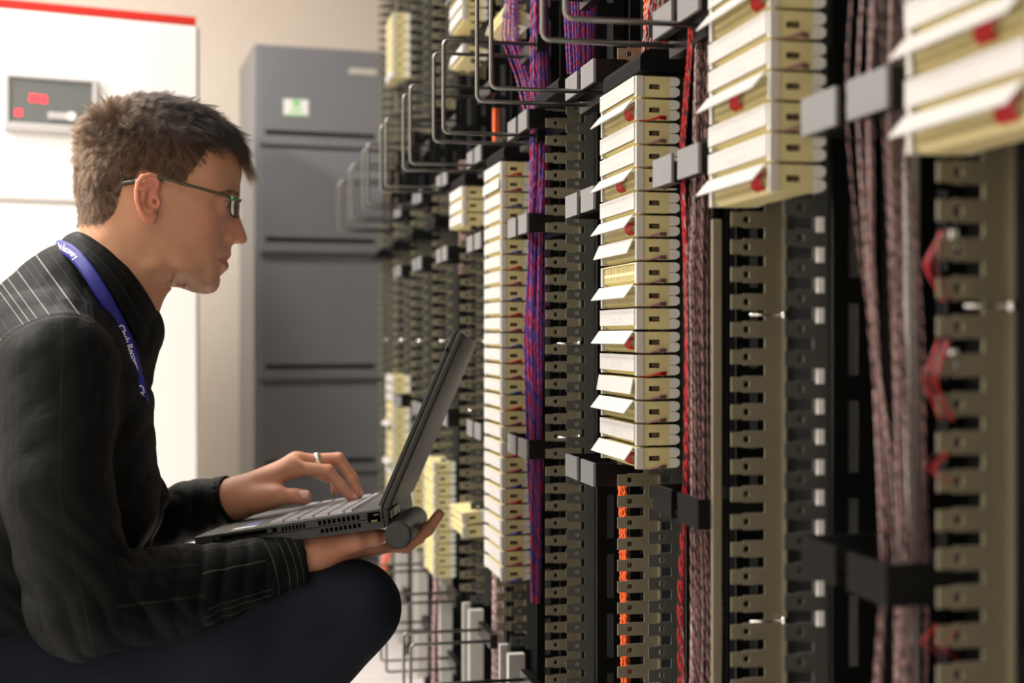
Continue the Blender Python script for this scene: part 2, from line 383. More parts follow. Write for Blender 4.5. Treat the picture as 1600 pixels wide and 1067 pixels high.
# ---- terminal blocks
def block_meshes():
    hb = 0.0206
    b = MB()
    # end plates with a real recessed slot, seen from the near end
    def endplate(y, yin):
        u0, u1, z0, z1 = 0.006, 0.034, 0.0, hb
        s0, s1, sz0, sz1 = 0.0125, 0.0240, 0.0076, 0.0128
        xs = [u0, s0, s1, u1]; zs = [z0, sz0, sz1, z1]
        for a in range(3):
            for c in range(3):
                if a == 1 and c == 1: continue
                b.add([(xs[a], y, zs[c]), (xs[a + 1], y, zs[c]), (xs[a + 1], y, zs[c + 1]), (xs[a], y, zs[c + 1])], [(0, 1, 2, 3)], 0)
        q = [(s0, sz0), (s1, sz0), (s1, sz1), (s0, sz1)]
        for j in range(4):
            p, r = q[j], q[(j + 1) % 4]
            b.add([(p[0], y, p[1]), (r[0], y, r[1]), (r[0], yin, r[1]), (p[0], yin, p[1])], [(0, 1, 2, 3)], 0)
        b.add([(s0, yin, sz0), (s1, yin, sz0), (s1, yin, sz1), (s0, yin, sz1)], [(0, 1, 2, 3)], 1)
        [b.box(s0 + 0.0036 + q_ * 0.0027, s0 + 0.0056 + q_ * 0.0027, min(yin, y + (yin - y) * 0.35), max(yin, y + (yin - y) * 0.35), sz0 + 0.0008, sz1 - 0.0008, 2) for q_ in range(3)]
    endplate(0.0, 0.004); endplate(BW, BW - 0.004)
    u0, u1 = 0.006, 0.034
    b.add([(u0, 0, 0), (u1, 0, 0), (u1, BW, 0), (u0, BW, 0)], [(0, 1, 2, 3)]); b.add([(u0, 0, hb), (u1, 0, hb), (u1, BW, hb), (u0, BW, hb)], [(0, 1, 2, 3)])
    b.add([(u1, 0, 0), (u1, BW, 0), (u1, BW, hb), (u1, 0, hb)], [(0, 1, 2, 3)]); b.add([(u0, 0, 0), (u0, BW, 0), (u0, BW, hb), (u0, 0, hb)], [(0, 1, 2, 3)])
    body = b.mesh('block_body', [M['cream'], M['slot'], M['slot_brown']])
    c = MB()     # the comb the wires are punched into
    n = 21
    for k in range(n):
        y = 0.008 + k * (BW - 0.016) / (n - 1)
        c.box(0.0012, 0.0062, y - 0.0011, y + 0.0011, 0.0030, 0.0190)
    c.box(0.0008, 0.0062, 0.006, BW - 0.006, 0.0088, 0.0118); c.box(0.0035, 0.0062, 0.006, BW - 0.006, 0.002, 0.0045)
    comb = c.mesh('wire_comb', M['cream'])
    f = MB()     # ivory frame around the front
    f.box(-0.001, 0.0062, -0.0012, 0.0045, 0, hb); f.box(-0.001, 0.0062, BW - 0.0045, BW + 0.0012, 0, hb)
    f.prism([(0.0012, 0.0038), (0.0066, 0.0), (0.0066, 0.0042), (0.0012, 0.0046)], 0.0045, BW - 0.0045, None, 1); f.box(0.0, 0.006, 0.0045, BW - 0.0045, hb - 0.0012, hb, 1)
    front = f.mesh('front_frame', [M['cream_lt'], M['cream']])
    k = MB()     # two rounded clips at the back
    for z0 in (0.0004, 0.0108):
        pl = [(0.034, z0), (0.0405, z0), (0.0440, z0 + 0.002), (0.0448, z0 + 0.005), (0.0440, z0 + 0.0083), (0.0405, z0 + 0.0098), (0.034, z0 + 0.0098)]
        k.prism(pl, 0.0, 0.010); k.prism(pl, BW - 0.010, BW)
    k.box(0.034, 0.043, 0.010, BW - 0.010, 0.004, 0.017)
    clip = k.mesh('rear_clip', M['clip'])
    l = MB().box(-0.0022, -0.0010, 0.0035, BW + 0.0008, 0.0042, hb + 0.0002)
    lab = l.mesh('label_flap', M['label'])
    o = MB().box(-0.0022, -0.0010, 0.0035, BW + 0.0008, 0.0042 - hb, 0.0)   # hinged version, origin on the top edge
    labo = o.mesh('label_flap_open', M['label'])
    w = MB()
    for j in range(9):
        y = 0.010 + j * 0.0022
        w.tube([(0.002, y, 0.016), (-0.004, y + 0.001, 0.012), (-0.003, y + 0.003, 0.006), (0.002, y + 0.004, 0.003)], 0.0007, 5)
    wires = w.mesh('wire_tail', M['wire_red'])
    sw = MB()
    for j in range(5):
        sw.tube([(0.030, -0.0015, 0.0005 + j * 0.0008), (0.022, -0.004 - j * .0006, 0.001 + j * 0.0006), (0.012, -0.002, -0.0003), (0.002, 0.004, -0.0005)], 0.0006, 5)
    side = {c_: sw.mesh('side_wire', M[c_]) for c_ in ('wire_red', 'wire_pink', 'wire_blue', 'wire_magenta')}
    return body, comb, front, clip, lab, labo, wires, side
BODY, COMB, FRONT, CLIP, LAB, LABO, WTAIL, SIDEW = block_meshes()
ORD = ['top', 'second', 'third', 'fourth', 'fifth', 'sixth', 'seventh', 'eighth', 'ninth', 'tenth', 'eleventh', 'twelfth', 'thirteenth', 'fourteenth', 'fifteenth', 'sixteenth', 'seventeenth', 'eighteenth', 'nineteenth',
       'twentieth', 'twenty-first', 'twenty-second', 'twenty-third', 'twenty-fourth', 'twenty-fifth', 'twenty-sixth', 'twenty-seventh']
def block(i, z, label, group, open_=0.0, wires=False, side=None, tilt=0.0, dv=0.0, bare=False, du=0.0):
    t = thing('terminal_block', label, 'terminal block', RK(UF + du, col_v(i) + dv, z), TH, group)
    if tilt: t.rotation_euler = (0, tilt, TH)
    link_mesh('block_body', BODY, t); link_mesh('front_frame', FRONT, t); link_mesh('rear_clip', CLIP, t)
    if open_ or bare: link_mesh('wire_comb', COMB, t)
    if not bare:
        if open_:
            lo = link_mesh('label_flap', LABO, t, (-0.0012, 0, 0.0206)); lo.rotation_euler = (0, open_, 0); 
        else: link_mesh('label_flap', LAB, t)
    if wires: tag(link_mesh('wire_tail', WTAIL, t, (0, wires if wires is not True else 0, 0)), 'red wires under the open flap')
    if side: link_mesh('side_wire', SIDEW[side], t)
    return t
R = math.radians
def stack(i, ztop, n, desc, group, opens={}, sides=None, wires={}, from_bottom=False, bares=(), first=0):
    for k in range(n):
        z = ztop - (k + 1) * PZ
        o = opens.get(k, 0)
        nm = ('bottom' if k == n - 1 and n > 2 else ORD[k])
        kind = 'cream block with raised white flap' if o else ('cream block without label flap' if k in bares else 'cream block with white label')
        lb = kind + ', ' + nm + (' one' if nm in ('top', 'bottom') else ' from top') + ' in ' + desc
        block(i, z, lb, group, R(o), wires.get(k, False), sides(k) if sides else None, bare=k in bares)
stack(0, CH + 0.109 + 6 * PZ, 6, 'right-edge stack', 'terminal blocks at the right edge', {5: 40, 3: 40, 1: 40}, wires={5: True, 3: 0.02}, sides=lambda k: 'wire_pink')
stack(1, CH + 0.1086 + 9 * PZ, 9, 'second stack from right', 'terminal blocks of the second stack', {8: 40, 5: 40, 2: 40}, wires={8: True, 5: 0.045, 2: True}, sides=lambda k: 'wire_pink' if k in (3, 4, 6) else None)
stack(2, T_MAIN, 17, 'stack left of pink wires', 'terminal blocks of the third stack', {1: 40, 4: 40, 6: 38, 7: 24, 9: 36, 11: 36, 13: 10, 14: 38, 16: 36},
      wires={1: True, 4: 0.03, 6: True, 11: True, 16: True}, sides=lambda k: ('wire_red' if k in (1, 12) else 'wire_pink' if k % 5 else None), bares=(8,))
stack(4, T_MAIN, 27, 'tall white stack', 'terminal blocks of the tall stack', {1: 5}, sides=lambda k: ('wire_red', 'wire_magenta', 'wire_blue')[k % 3])
stack(5, T_MAIN, 3, 'short stack of three', 'terminal blocks of the short stack')
stack(6, CH - 0.2465, 10, 'low stack beyond laptop lid', 'terminal blocks of the low cream stack', bares=tuple(range(0, 10)))
stack(7, CH - 0.262, 9, 'low stack behind laptop lid', 'terminal blocks half behind the laptop lid', bares=tuple(range(9)))
stack(8, CH - 0.0946, 14, 'far stack beside filing cabinet', 'terminal blocks of the far stack', {5: 50, 9: 35}, bares=(3, 4, 6, 7, 8, 11, 12))
stack(8, CH + 0.80, 7, 'high far stack above filing cabinet', 'terminal blocks of the high far stack', bares=tuple(range(0, 6)))
stack(5, CH + 0.548 + 4 * PZ, 4, 'high stack behind wire rings', 'terminal blocks of the high stack', {0: 12, 1: 30})
block(5, CH + 0.487, 'single cream terminal block hanging tilted below the high stack', 'loose terminal blocks', tilt=R(10), dv=0.01)
block(5, CH - 0.327, 'single cream terminal block on the rail above the floor racks', 'loose terminal blocks', tilt=R(-6), bare=True)
block(5, CH - 0.327 - PZ, 'lower of two cream terminal blocks sticking out low on the rail', 'loose terminal blocks', tilt=R(-3), bare=True)
block(4, CH + 0.475, 'single cream terminal block tilted at the top beside the black rings', 'loose terminal blocks', tilt=R(22), dv=0.0, bare=True)

# ---- cable guides between the columns
def guide_meshes():
    b = MB(); z0, z1 = -0.013, 0.013; W = 0.125; t = 0.003
    b.box(0.0, 0.055, 0.0, t, z0, z1); b.box(0.0, 0.055, W - t, W, z0, z1); b.box(0.052, 0.055, t, W - t, z0, z1)
    b.box(0.001, 0.008, t, 0.052, z0, z0 + t); b.box(0.001, 0.008, 0.073, W - t, z0, z0 + t)
    body = b.mesh('guide_ring', M['black'])
    p = MB(); p.box(-0.003, 0.0, 0.0, 0.054, z0, z1); p.box(-0.003, 0.0, 0.071, W, z0, z1)
    return body, p.mesh('front_lip', M['guide']), p.mesh('front_lip_black', M['black'])
GB, GP, GPB = guide_meshes()
GAPN = {1: 'the two right-hand columns', 2: 'the second and third stacks', 3: 'the third stack and the bare column', 4: 'the bare column and the tall white stack', 5: 'the tall stack and column left of it',
        6: 'the fifth and sixth gaps', 7: 'the sixth and seventh gaps', 8: 'the two far columns', 9: 'the two farthest columns'}
HN = {0.293: 'upper', 0.153: 'middle', -0.153: 'lower'}
for i in range(1, 9):
    vb = col_v(i - 1) + BW + 0.018
    for zr in (0.293, 0.153, -0.153):
        if i == 1 and zr == 0.293: continue
        t = thing('cable_guide', HN[zr] + ' black plastic cable guide between ' + GAPN[i], 'cable guide', RK(UF - 0.002, vb, CH + zr), TH, 'cable guides on the frame')
        link_mesh('guide_ring', GB, t); link_mesh('front_lip', GPB if (zr < 0 and i <= 2) else GP, t)  # lips in a lit grey copy, low near ones in plain black

# ---- wire rings that stick out into the aisle
def fillet(pts, r, n=5):
    out = [Vector(pts[0])]
    for i in range(1, len(pts) - 1):
        a, b, c = Vector(pts[i - 1]), Vector(pts[i]), Vector(pts[i + 1])
        d0 = (a - b).normalized(); d1 = (c - b).normalized()
        for k in range(n + 1):
            s = k / n; p = b + d0 * r * (1 - s) ** 2 + d1 * r * s ** 2
            out.append(p)
    out.append(Vector(pts[-1])); return out
def ring_pair_mesh(dz):
    m = MB()
    for y in (-0.043, 0.043):
        m.tube(fillet([(0.135, y, dz), (0.0, y, dz), (0.0, y, 0.0), (0.135, y, 0.0)], 0.008), 0.0026, 8)
    return m.mesh('wire_ring', M['ring_steel'], True)
RP = ring_pair_mesh(0.126)
brk = MB().box(0.128, 0.140, -0.055, 0.055, -0.010, 0.012).mesh('ring_bracket', M['black'])
for i in range(1, 10):
    for zr, nm in ((0.277, 'upper'), (-0.622, 'lower')):
        if i == 1: continue
        c = col_v(i) - 0.104
        t = thing('cable_ring', nm + ' pair of black wire rings between ' + GAPN[i].replace('the column left of it', 'next column'), 'cable ring', RK(UF - 0.111, c, CH + zr), TH, 'wire cable rings')
        link_mesh('wire_ring', RP, t); link_mesh('ring_bracket', brk, t, (0, 0, 0)); link_mesh('ring_bracket', brk, t, (0, 0, 0.126))

# ---- wire bundles
def bundle(name, label, pts, n, rad, cols, flat=1.0, pitch=0.016, r=0.00075, step=0.004, twist=True, spread=0.004, sides=4, group='jumper wire bundles', mesh_kind='stuff'):
    """pts: list of (u, v, z, scale) centre line; n twisted pairs"""
    pts = np.array(pts, float)
    seg = np.linalg.norm(np.diff(pts[:, :3], axis=0), axis=1); cum = np.r_[0, np.cumsum(seg)]; L = cum[-1]
    K = max(int(L / step), 3); s = np.linspace(0, L, K)
    C = np.stack([np.interp(s, cum, pts[:, j]) for j in range(3)], 1); S = np.interp(s, cum, pts[:, 3])
    for _ in range(int(0.03 / step)):
        C[1:-1] = (C[:-2] + C[1:-1] * 2 + C[2:]) / 4
    V, F, MI = [], [], []
    ang = np.linspace(0, 2 * PI, sides, endpoint=False); off = 0
    for k in range(n):
        a = RNG.random() * 2 * PI; q = math.sqrt(RNG.random()) * rad
        w = RNG.normal(size=6); wl = 0.15 + RNG.random(3) * 0.25
        du = (math.cos(a) * q * flat) * S + spread * (w[0] * np.sin(s / wl[0] * 2 + w[1] * 5) * 0.4)
        dv = (math.sin(a) * q) * S + spread * (w[2] * np.sin(s / wl[1] * 2 + w[3] * 5) * 0.6)
        cc = cols[k % len(cols)]; ph = RNG.random() * 6.28
        for h in range(2 if twist else 1):
            p = s / (pitch * (0.7 + 0.6 * abs(math.sin(k * 1.7)))) * 2 * PI + ph + h * PI
            rr = r * 0.95 if twist else 0
            X = C.copy(); X[:, 0] += du + rr * np.cos(p); X[:, 1] += dv + rr * np.sin(p)
            ring = np.stack([np.cos(ang), np.sin(ang), np.zeros(sides)], 1) * r
            vv = (X[:, None, :] + ring[None]).reshape(-1, 3)
            V.append(vv)
            i0 = (np.arange(K - 1)[:, None] * sides + np.arange(sides)[None]); i1 = (np.arange(K - 1)[:, None] * sides + (np.arange(sides) + 1)[None] % sides)
            f = np.stack([i0, i1, i1 + sides, i0 + sides], -1).reshape(-1, 4) + off
            F.append(f); MI.append(np.full(len(f), cc[h])); off += len(vv)
    V = np.concatenate(V); F = np.concatenate(F); MI = np.concatenate(MI)
    W = np.stack([V[:, 0] * CT - V[:, 1] * ST, V[:, 0] * ST + V[:, 1] * CT, V[:, 2]], 1)
    me = bpy.data.meshes.new(name); me.vertices.add(len(W)); me.vertices.foreach_set('co', W.astype(np.float32).ravel())
    me.loops.add(F.size); me.loops.foreach_set('vertex_index', F.ravel().astype(np.int32))
    me.polygons.add(len(F)); me.polygons.foreach_set('loop_start', np.arange(0, F.size, 4, dtype=np.int32)); me.polygons.foreach_set('loop_total', np.full(len(F), 4, np.int32))
    for c_ in WM: me.materials.append(M[c_])
    me.polygons.foreach_set('material_index', MI.astype(np.int32)); me.polygons.foreach_set('use_smooth', [True] * len(F)); me.update(); me.validate()
    o = bpy.data.objects.new(name, me); COL.objects.link(o)
    tag(o, label, 'wire bundle', group, mesh_kind); return o
WM = ['wire_red', 'wire_white', 'wire_pink', 'wire_black', 'wire_blue', 'wire_magenta', 'orange', 'yellow']
far = lambda i: col_v(i) + BW
PK = [(2, 3), (2, 1), (2, 3), (2, 3), (3, 2)]
z_ = lambda d: CH + d
g = far(1) + 0.090
bundle('wire_bundle', 'thick pink and black twisted wire bundle right of the third stack', [(0.435, g + 0.01, z_(0.60), 0.9), (0.430, g, z_(0.28), 0.8), (0.425, g, z_(0.153), 0.6), (0.422, g, z_(0.06), 1.0), (0.424, g - 0.002, z_(-0.153), 0.9), (0.424, g - 0.012, z_(-0.25), 1.15), (0.424, g - 0.008, z_(-0.5), 1.0), (0.43, g, z_(-0.7), 1)], 64, 0.0135, PK, r=0.00052, pitch=0.013)
bundle('wire_bundle', 'few bright red and white wires along the pink bundle', [(0.41, g - 0.030, z_(0.42), 2.0), (0.41, g - 0.018, z_(0.26), 1.4), (0.412, g + 0.012, z_(0.17), 1.2), (0.415, g + 0.010, z_(0.03), 1.0), (0.414, g + 0.008, z_(-0.12), 1), (0.412, g + 0.020, z_(-0.25), .8), (0.414, g + 0.012, z_(-0.5), 1), (0.43, g, z_(-0.6), 1)], 4, 0.004, [(0, 3), (0, 1), (0, 0)], r=0.0007, pitch=0.018)
g = far(0) + 0.075
bundle('wire_bundle', 'loose wide pink wire bundle left of the right-edge stack', [(0.436, g, z_(0.5), 0.9), (0.430, g + 0.006, z_(0.24), 0.9), (0.425, g + 0.002, z_(0.153), 1.0), (0.425, g - 0.004, z_(0.05), 1.15), (0.43, g - 0.010, z_(-0.153), 0.95), (0.43, g - 0.002, z_(-0.3), 1.2), (0.43, g - 0.004, z_(-0.5), 1.1)], 24, 0.017, PK, spread=0.012, r=0.0005, pitch=0.013)
g = far(3) + 0.070
BR = [(4, 5), (0, 4), (4, 0), (5, 4), (4, 5)]
bundle('wire_bundle', 'blue and red twisted wire bundle beside the tall white stack', [(0.425, g, z_(0.60), 0.9), (0.43, g, z_(0.30), 0.9), (0.42, g, z_(0.12), 0.8), (0.418, g + 0.004, z_(0.0), 1.0), (0.42, g, z_(-0.153), 0.8), (0.42, g, z_(-0.25), 0.5), (0.42, g, z_(-0.37), 0.25)], 30, 0.0135, BR, r=0.00095, pitch=0.03, spread=0.008)
bundle('wire_bundle', 'thick blue and red wire bundle hanging above the bare column', [(0.44, col_v(3) + 0.02, z_(0.62), 1.0), (0.44, col_v(3) + 0.03, z_(0.42), 1.0), (0.445, col_v(3) + 0.04, z_(0.30), 0.8)], 70, 0.022, BR, r=0.0007)
bundle('wire_bundle', 'loose blue and red wires hanging from the upper rings', [(0.42, col_v(4) + 0.02, z_(0.52), 1.0), (0.41, col_v(4) - 0.02, z_(0.44), 1.4), (0.43, col_v(4) - 0.03, z_(0.38), 1.0), (0.43, g + 0.03, z_(0.28), 0.5)], 12, 0.013, BR, r=0.0009, spread=0.008)
bundle('wire_bundle', 'pale pink wires behind the upper rings near the tall stack', [(0.45, col_v(4) - 0.02, z_(0.46), 1), (0.45, col_v(4) - 0.02, z_(0.24), 0.9)], 14, 0.011, [(1, 2), (2, 3)], r=0.0011)
bundle('wire_bundle', 'orange wires above the third stack', [(0.46, far(2) - 0.02, z_(0.55), 1), (0.455, far(2) - 0.02, z_(0.27), 0.9)], 22, 0.013, [(6, 6), (6, 6), (0, 6)], r=0.0012)
bundle('wire_bundle', 'red and white wires slanting over the third stack', [(0.42, col_v(2) - 0.06, z_(0.40), 1), (0.43, col_v(2) + 0.03, z_(0.34), 1.3), (0.44, col_v(2) + 0.10, z_(0.27), 0.8)], 10, 0.009, [(0, 1), (2, 1)], r=0.001)
bundle('wire_bundle', 'bright orange wire strip between the upper ring brackets', [(0.44, col_v(5) - 0.09, z_(0.38), 1), (0.44, col_v(5) - 0.09, z_(0.19), 1)], 8, 0.005, [(6, 6)], r=0.0013)
bundle('wire_bundle', 'pink wires behind the rings left of the orange strip', [(0.45, col_v(6) - 0.06, z_(0.34), 1), (0.45, col_v(6) - 0.06, z_(0.12), 1)], 14, 0.008, [(2, 2), (1, 2)], r=0.0012)
bundle('wire_bundle', 'orange wires threaded through the low rail of the third column', [(0.425, far(2) + 0.007, z_(-0.16), 1), (0.430, far(2) + 0.007, z_(-0.41), 1)], 7, 0.005, [(6, 6)], r=0.0014, spread=0.006)
bundle('wire_bundle', 'orange wires hanging low beside the knee', [(0.40, col_v(8) - 0.05, z_(-0.46), 1), (0.36, col_v(8) - 0.08, z_(-0.60), 1.2), (0.33, col_v(8) - 0.10, z_(-0.72), 1)], 12, 0.010, [(6, 6), (6, 1)], r=0.0014)
bundle('wire_bundle', 'pale pink wires drooping behind the lower rings', [(0.42, col_v(6) + 0.08, z_(-0.48), 1), (0.40, col_v(6) - 0.02, z_(-0.58), 1), (0.38, col_v(6) - 0.16, z_(-0.72), 1.2)], 12, 0.007, [(2, 1), (2, 3)], r=0.0012)
bundle('wire_bundle', 'thick pale wires rising behind the lower rings', [(0.45, col_v(5) - 0.06, z_(-0.40), 1), (0.45, col_v(5) - 0.06, z_(-0.80), 1)], 18, 0.012, [(1, 1), (2, 1)], r=0.0014)
# red wires punched into the right-hand rail
for k, (zc, n, hl) in enumerate(((0.042, 6, .021), (-0.026, 7, .024), (-0.078, 4, .009), (-0.182, 4, .009))):
    v0 = far(0) - 0.002
    pts = [(0.420, v0 - 0.003, z_(zc + hl), 0.6), (0.4145, v0 - 0.004, z_(zc + hl * .5), 1), (0.406, v0 - 0.008, z_(zc), 1.3), (0.4145, v0 - 0.004, z_(zc - hl * .5), 1), (0.422, v0 - 0.003, z_(zc - hl), 0.7)]
    bundle('wire_bundle', ['topmost', 'second', 'third', 'lowest'][k] + ' tuft of red wires on the rail at the right edge', pts, n, 0.0055, [(0, 3), (0, 0), (3, 3)], r=0.0004, pitch=0.005, spread=0.010, step=0.002, group='red wire tufts')
# pale rods standing behind the right-hand bundle, little paper tags
rod = MB(); rod.tube([(0, 0, 0.02), (0, 0, 2.3)], 0.0055, 10)
o = rod.build('cable_rod', M['duct'], loc=RK(0.447, far(0) + 0.083, 0), rotz=TH, smooth=True); tag(o, 'pale vertical rod inside the loose pink wire bundle', 'rod')
for k, zc in enumerate((0.052, -0.02, -0.235, -0.262, -0.29)):
    tg = MB().box(0.001, 0.0055, -0.003, -0.0015, 0, 0.012 if k < 2 else 0.019)
    o = tg.build('paper_tag', M['paper'], loc=RK(0.4245, far(0) - 0.001, CH + zc), rotz=TH)
    tag(o, ['topmost', 'second', 'third', 'fourth', 'lowest'][k] + ' small white tag on the rail at the right edge', 'tag', 'white tags at the right edge')
# ------------------------------------------------------------------ person: local frame (s forward, l away from the camera, z up)
PA = math.radians(15.4); PCT, PST = math.cos(PA), math.sin(PA); L0 = 1.74
def W2L(p): return np.array([p[0] * PCT + p[1] * PST, -p[0] * PST + p[1] * PCT - L0, p[2]])
def PP(px, py, l=0.0):      # point at lateral offset l on the line of sight through a pixel
    rx = (px - 800) / FPX; t = (L0 + l) / (PCT - rx * PST)
    return W2L((rx * t, t, CH + (HZ - py) / FPX * t))
PX = 1 / (FPX / 1.70)       # metres per pixel near the person

def smin(a, b, k):
    h = np.maximum(k - np.abs(a - b), 0) / k
    return np.minimum(a, b) - h * h * k * 0.25
class Prim:
    def __init__(s, f, k, op='u'): s.f, s.k, s.op = f, k, op
def cone(a, b, r1, r2, k=0.02, op='u'):
    a = np.array(a, float); b = np.array(b, float); ba = b - a; L2 = ba @ ba
    def f(p):
        h = np.clip(((p - a) @ ba) / L2, 0, 1); d = p - a - h[:, None] * ba
        return np.sqrt((d * d).sum(1)) - (r1 + (r2 - r1) * h)
    return Prim(f, k, op)
def ellip(c, r, k=0.02, op='u', Rm=None):
    c = np.array(c, float); r = np.array(r, float)
    def f(p):
        q = p - c
        if Rm is not None: q = q @ Rm
        k0 = np.sqrt(((q / r) ** 2).sum(1)); k1 = np.sqrt(((q / r / r) ** 2).sum(1)) + 1e-9
        return k0 * (k0 - 1) / k1
    return Prim(f, k, op)
def chain(pts, rs, k=0.01, kk=None, op='u'):
    out = []
    for i in range(len(pts) - 1): out.append(cone(pts[i], pts[i + 1], rs[i], rs[i + 1], k if i == 0 or kk is None else kk, op))
    return out
def evalp(prims, p, disp=None):
    d = None
    for q in prims:
        e = q.f(p)
        if d is None: d = e
        elif q.op == 'u': d = smin(d, e, q.k)
        else: d = -smin(-d, e, q.k)
    if disp is not None: d = d + disp(p)
    return d
def polygonize(prims, lo, hi, h, disp=None, pad=0.0):
    N = 14; B = N * h; lo = np.array(lo); n = np.ceil((np.array(hi) - lo) / B).astype(int)
    g = np.stack(np.meshgrid(*[np.arange(k) for k in n], indexing='ij'), -1).reshape(-1, 3)
    ctr = lo + (g + 0.5) * B; rad = B * 0.87
    D = np.stack([q.f(ctr) for q in prims])
    total = evalp(prims, ctr)
    keep = np.abs(total) < rad * 1.35 + pad + 0.004
    dims = n * N + 1
    ax = np.arange(N + 1); loc = np.stack(np.meshgrid(ax, ax, ax, indexing='ij'), -1).reshape(-1, 3)
    cid, cpos, E = [], [], []
    gid = lambda q: (q[..., 0].astype(np.int64) * dims[1] + q[..., 1]) * dims[2] + q[..., 2]
    for bi in np.nonzero(keep)[0]:
        pr = [q for j, q in enumerate(prims) if (D[j, bi] < rad * 1.3 + q.k + 0.01 + pad)]
        if not pr or pr[0].op == 's': pr = [q for q in prims]
        base = g[bi] * N; P_ = lo + (base + loc) * h
        d = evalp(pr, P_, disp).reshape(N + 1, N + 1, N + 1)
        if d.min() > 0 or d.max() < 0: continue
        s = d < 0
        c = np.stack([s[i:N + i, j:N + j, k:N + k] for i in (0, 1) for j in (0, 1) for k in (0, 1)])
        act = c.any(0) & ~c.all(0)
        if not act.any(): continue
        acc = np.zeros((N, N, N, 3)); cnt = np.zeros((N, N, N))
        for axis in range(3):
            o1, o2 = [a for a in range(3) if a != axis]
            for i in (0, 1):
                for j in (0, 1):
                    off0 = [0, 0, 0]; off0[o1] = i; off0[o2] = j; off1 = list(off0); off1[axis] = 1
                    d0 = d[off0[0]:off0[0] + N, off0[1]:off0[1] + N, off0[2]:off0[2] + N]; d1 = d[off1[0]:off1[0] + N, off1[1]:off1[1] + N, off1[2]:off1[2] + N]
                    x = (d0 < 0) != (d1 < 0); t = np.where(x, d0 / np.where(x, d0 - d1, 1), 0)
                    v = np.zeros((N, N, N, 3)); v[..., axis] = t; v[..., o1] = i; v[..., o2] = j
                    acc += v * x[..., None]; cnt += x
        idx = np.argwhere(act); gi = base + idx
        cid.append(gid(gi)); cpos.append(lo + (gi + acc[act] / cnt[act][:, None]) * h)
        for axis in range(3):
            sl = [slice(0, N)] * 3; s1 = list(sl); s1[axis] = slice(1, N + 1)
            x = s[tuple(sl)] != s[tuple(s1)]
            e = np.argwhere(x)
            if len(e): E.append(np.c_[base + e, np.full(len(e), axis), s[tuple(sl)][x]])
    cid = np.concatenate(cid); cpos = np.concatenate(cpos); o = np.argsort(cid); cid = cid[o]; cpos = cpos[o]
    E = np.concatenate(E); Q = []
    ok = np.ones(len(E), bool); corners = []
    for du, dv in ((0, 0), (-1, 0), (-1, -1), (0, -1)):
        q = E[:, :3].copy()
        a1 = (E[:, 3] + 1) % 3; a2 = (E[:, 3] + 2) % 3
        q[np.arange(len(q)), a1] += du; q[np.arange(len(q)), a2] += dv
        k = gid(q); p = np.searchsorted(cid, k); p = np.clip(p, 0, len(cid) - 1); ok &= cid[p] == k; corners.append(p)
    F = np.stack(corners, 1); flip = E[:, 4] == 0
    F[flip] = F[flip][:, ::-1]
    F = F[ok]
    # light Laplacian smoothing
    for _ in range(2):
        a = np.zeros_like(cpos); w = np.zeros(len(cpos))
        for i in range(4):
            np.add.at(a, F[:, i], cpos[F[:, (i + 1) % 4]]); np.add.at(w, F[:, i], 1)
        w[w == 0] = 1
        cpos = np.where((w > 0)[:, None], cpos * 0.5 + a / w[:, None] * 0.5, cpos)
    return cpos, F
def np_mesh(name, V, F, mats, parent=None, attrs=None, matidx=None, colors=None):
    me = bpy.data.meshes.new(name); me.vertices.add(len(V)); me.vertices.foreach_set('co', V.astype(np.float32).ravel())
    k = F.shape[1]
    me.loops.add(F.size); me.loops.foreach_set('vertex_index', F.ravel().astype(np.int32))
    me.polygons.add(len(F)); me.polygons.foreach_set('loop_start', np.arange(0, F.size, k, dtype=np.int32)); me.polygons.foreach_set('loop_total', np.full(len(F), k, np.int32))
    for m in (mats if isinstance(mats, (list, tuple)) else [mats]): me.materials.append(m)
    if matidx is not None: me.polygons.foreach_set('material_index', matidx.astype(np.int32))
    me.polygons.foreach_set('use_smooth', [True] * len(F)); me.update(); me.validate()
    for nm, arr in (attrs or {}).items():
        a = me.attributes.new(nm, 'FLOAT', 'POINT'); a.data.foreach_set('value', arr.astype(np.float32))
    if colors is not None:
        a = me.color_attributes.new('tint', 'FLOAT_COLOR', 'POINT'); a.data.foreach_set('color', np.c_[colors, np.ones(len(colors))].astype(np.float32).ravel())
    o = bpy.data.objects.new(name, me); COL.objects.link(o)
    if parent is not None: o.parent = parent
    return o

# ---- head: half width over the side view, from control points (pixel column, row, half width)
SIL = [(357, 407.5, 10), (355.2, 408, 6)]  # placeholder, replaced below
SIL = [  # (px, py, rounding radius in mm), clockwise from the crown
 (245,153,55),(275,158,55),(305,168,50),(330,183,45),(350,201,40),(364,222,38),(373,244,36),(378,262,34),(377.5,275,32),(375.5,288,28),(375.5,299,24),(375,306,18),(373,316,10),(372.8,326,8),(374,336,7),(376,343,6.5),
 (379,351,6.5),(382.4,360,7),(385.3,369,8),(386.2,374,8),(385,378.5,8),(381,381,7),(375,381.5,6),(369,380.5,6),(365,381.5,8),(362,385,12),(360.8,391.5,14),(361.4,397.5,12),(360,401.5,8),(357.5,404.5,5),(354.6,407.2,4),(356.6,411,7),
 (357.6,415.5,9),(356,420.5,12),(351,425,18),(346.6,430,20),(344.6,436,20),(343.6,443,20),(341,450,20),(336.5,455.5,18),(329,458.6,18),(320,459.5,18),(311,458.6,18),(301,456.5,18),(290,452.5,20),(279,447,22),(268,443,26),(252,446,34),
 (236,452,40),(215,455,45),(190,448,48),(165,432,48),(146,412,46),(132,388,44),(126,362,42),(124,338,42),(121,312,44),(118,285,50),(118.5,258,55),(120,232,55),(127,206,52),(141,186,52),(160,173,52),(185,162,55),(215,154.5,55)]
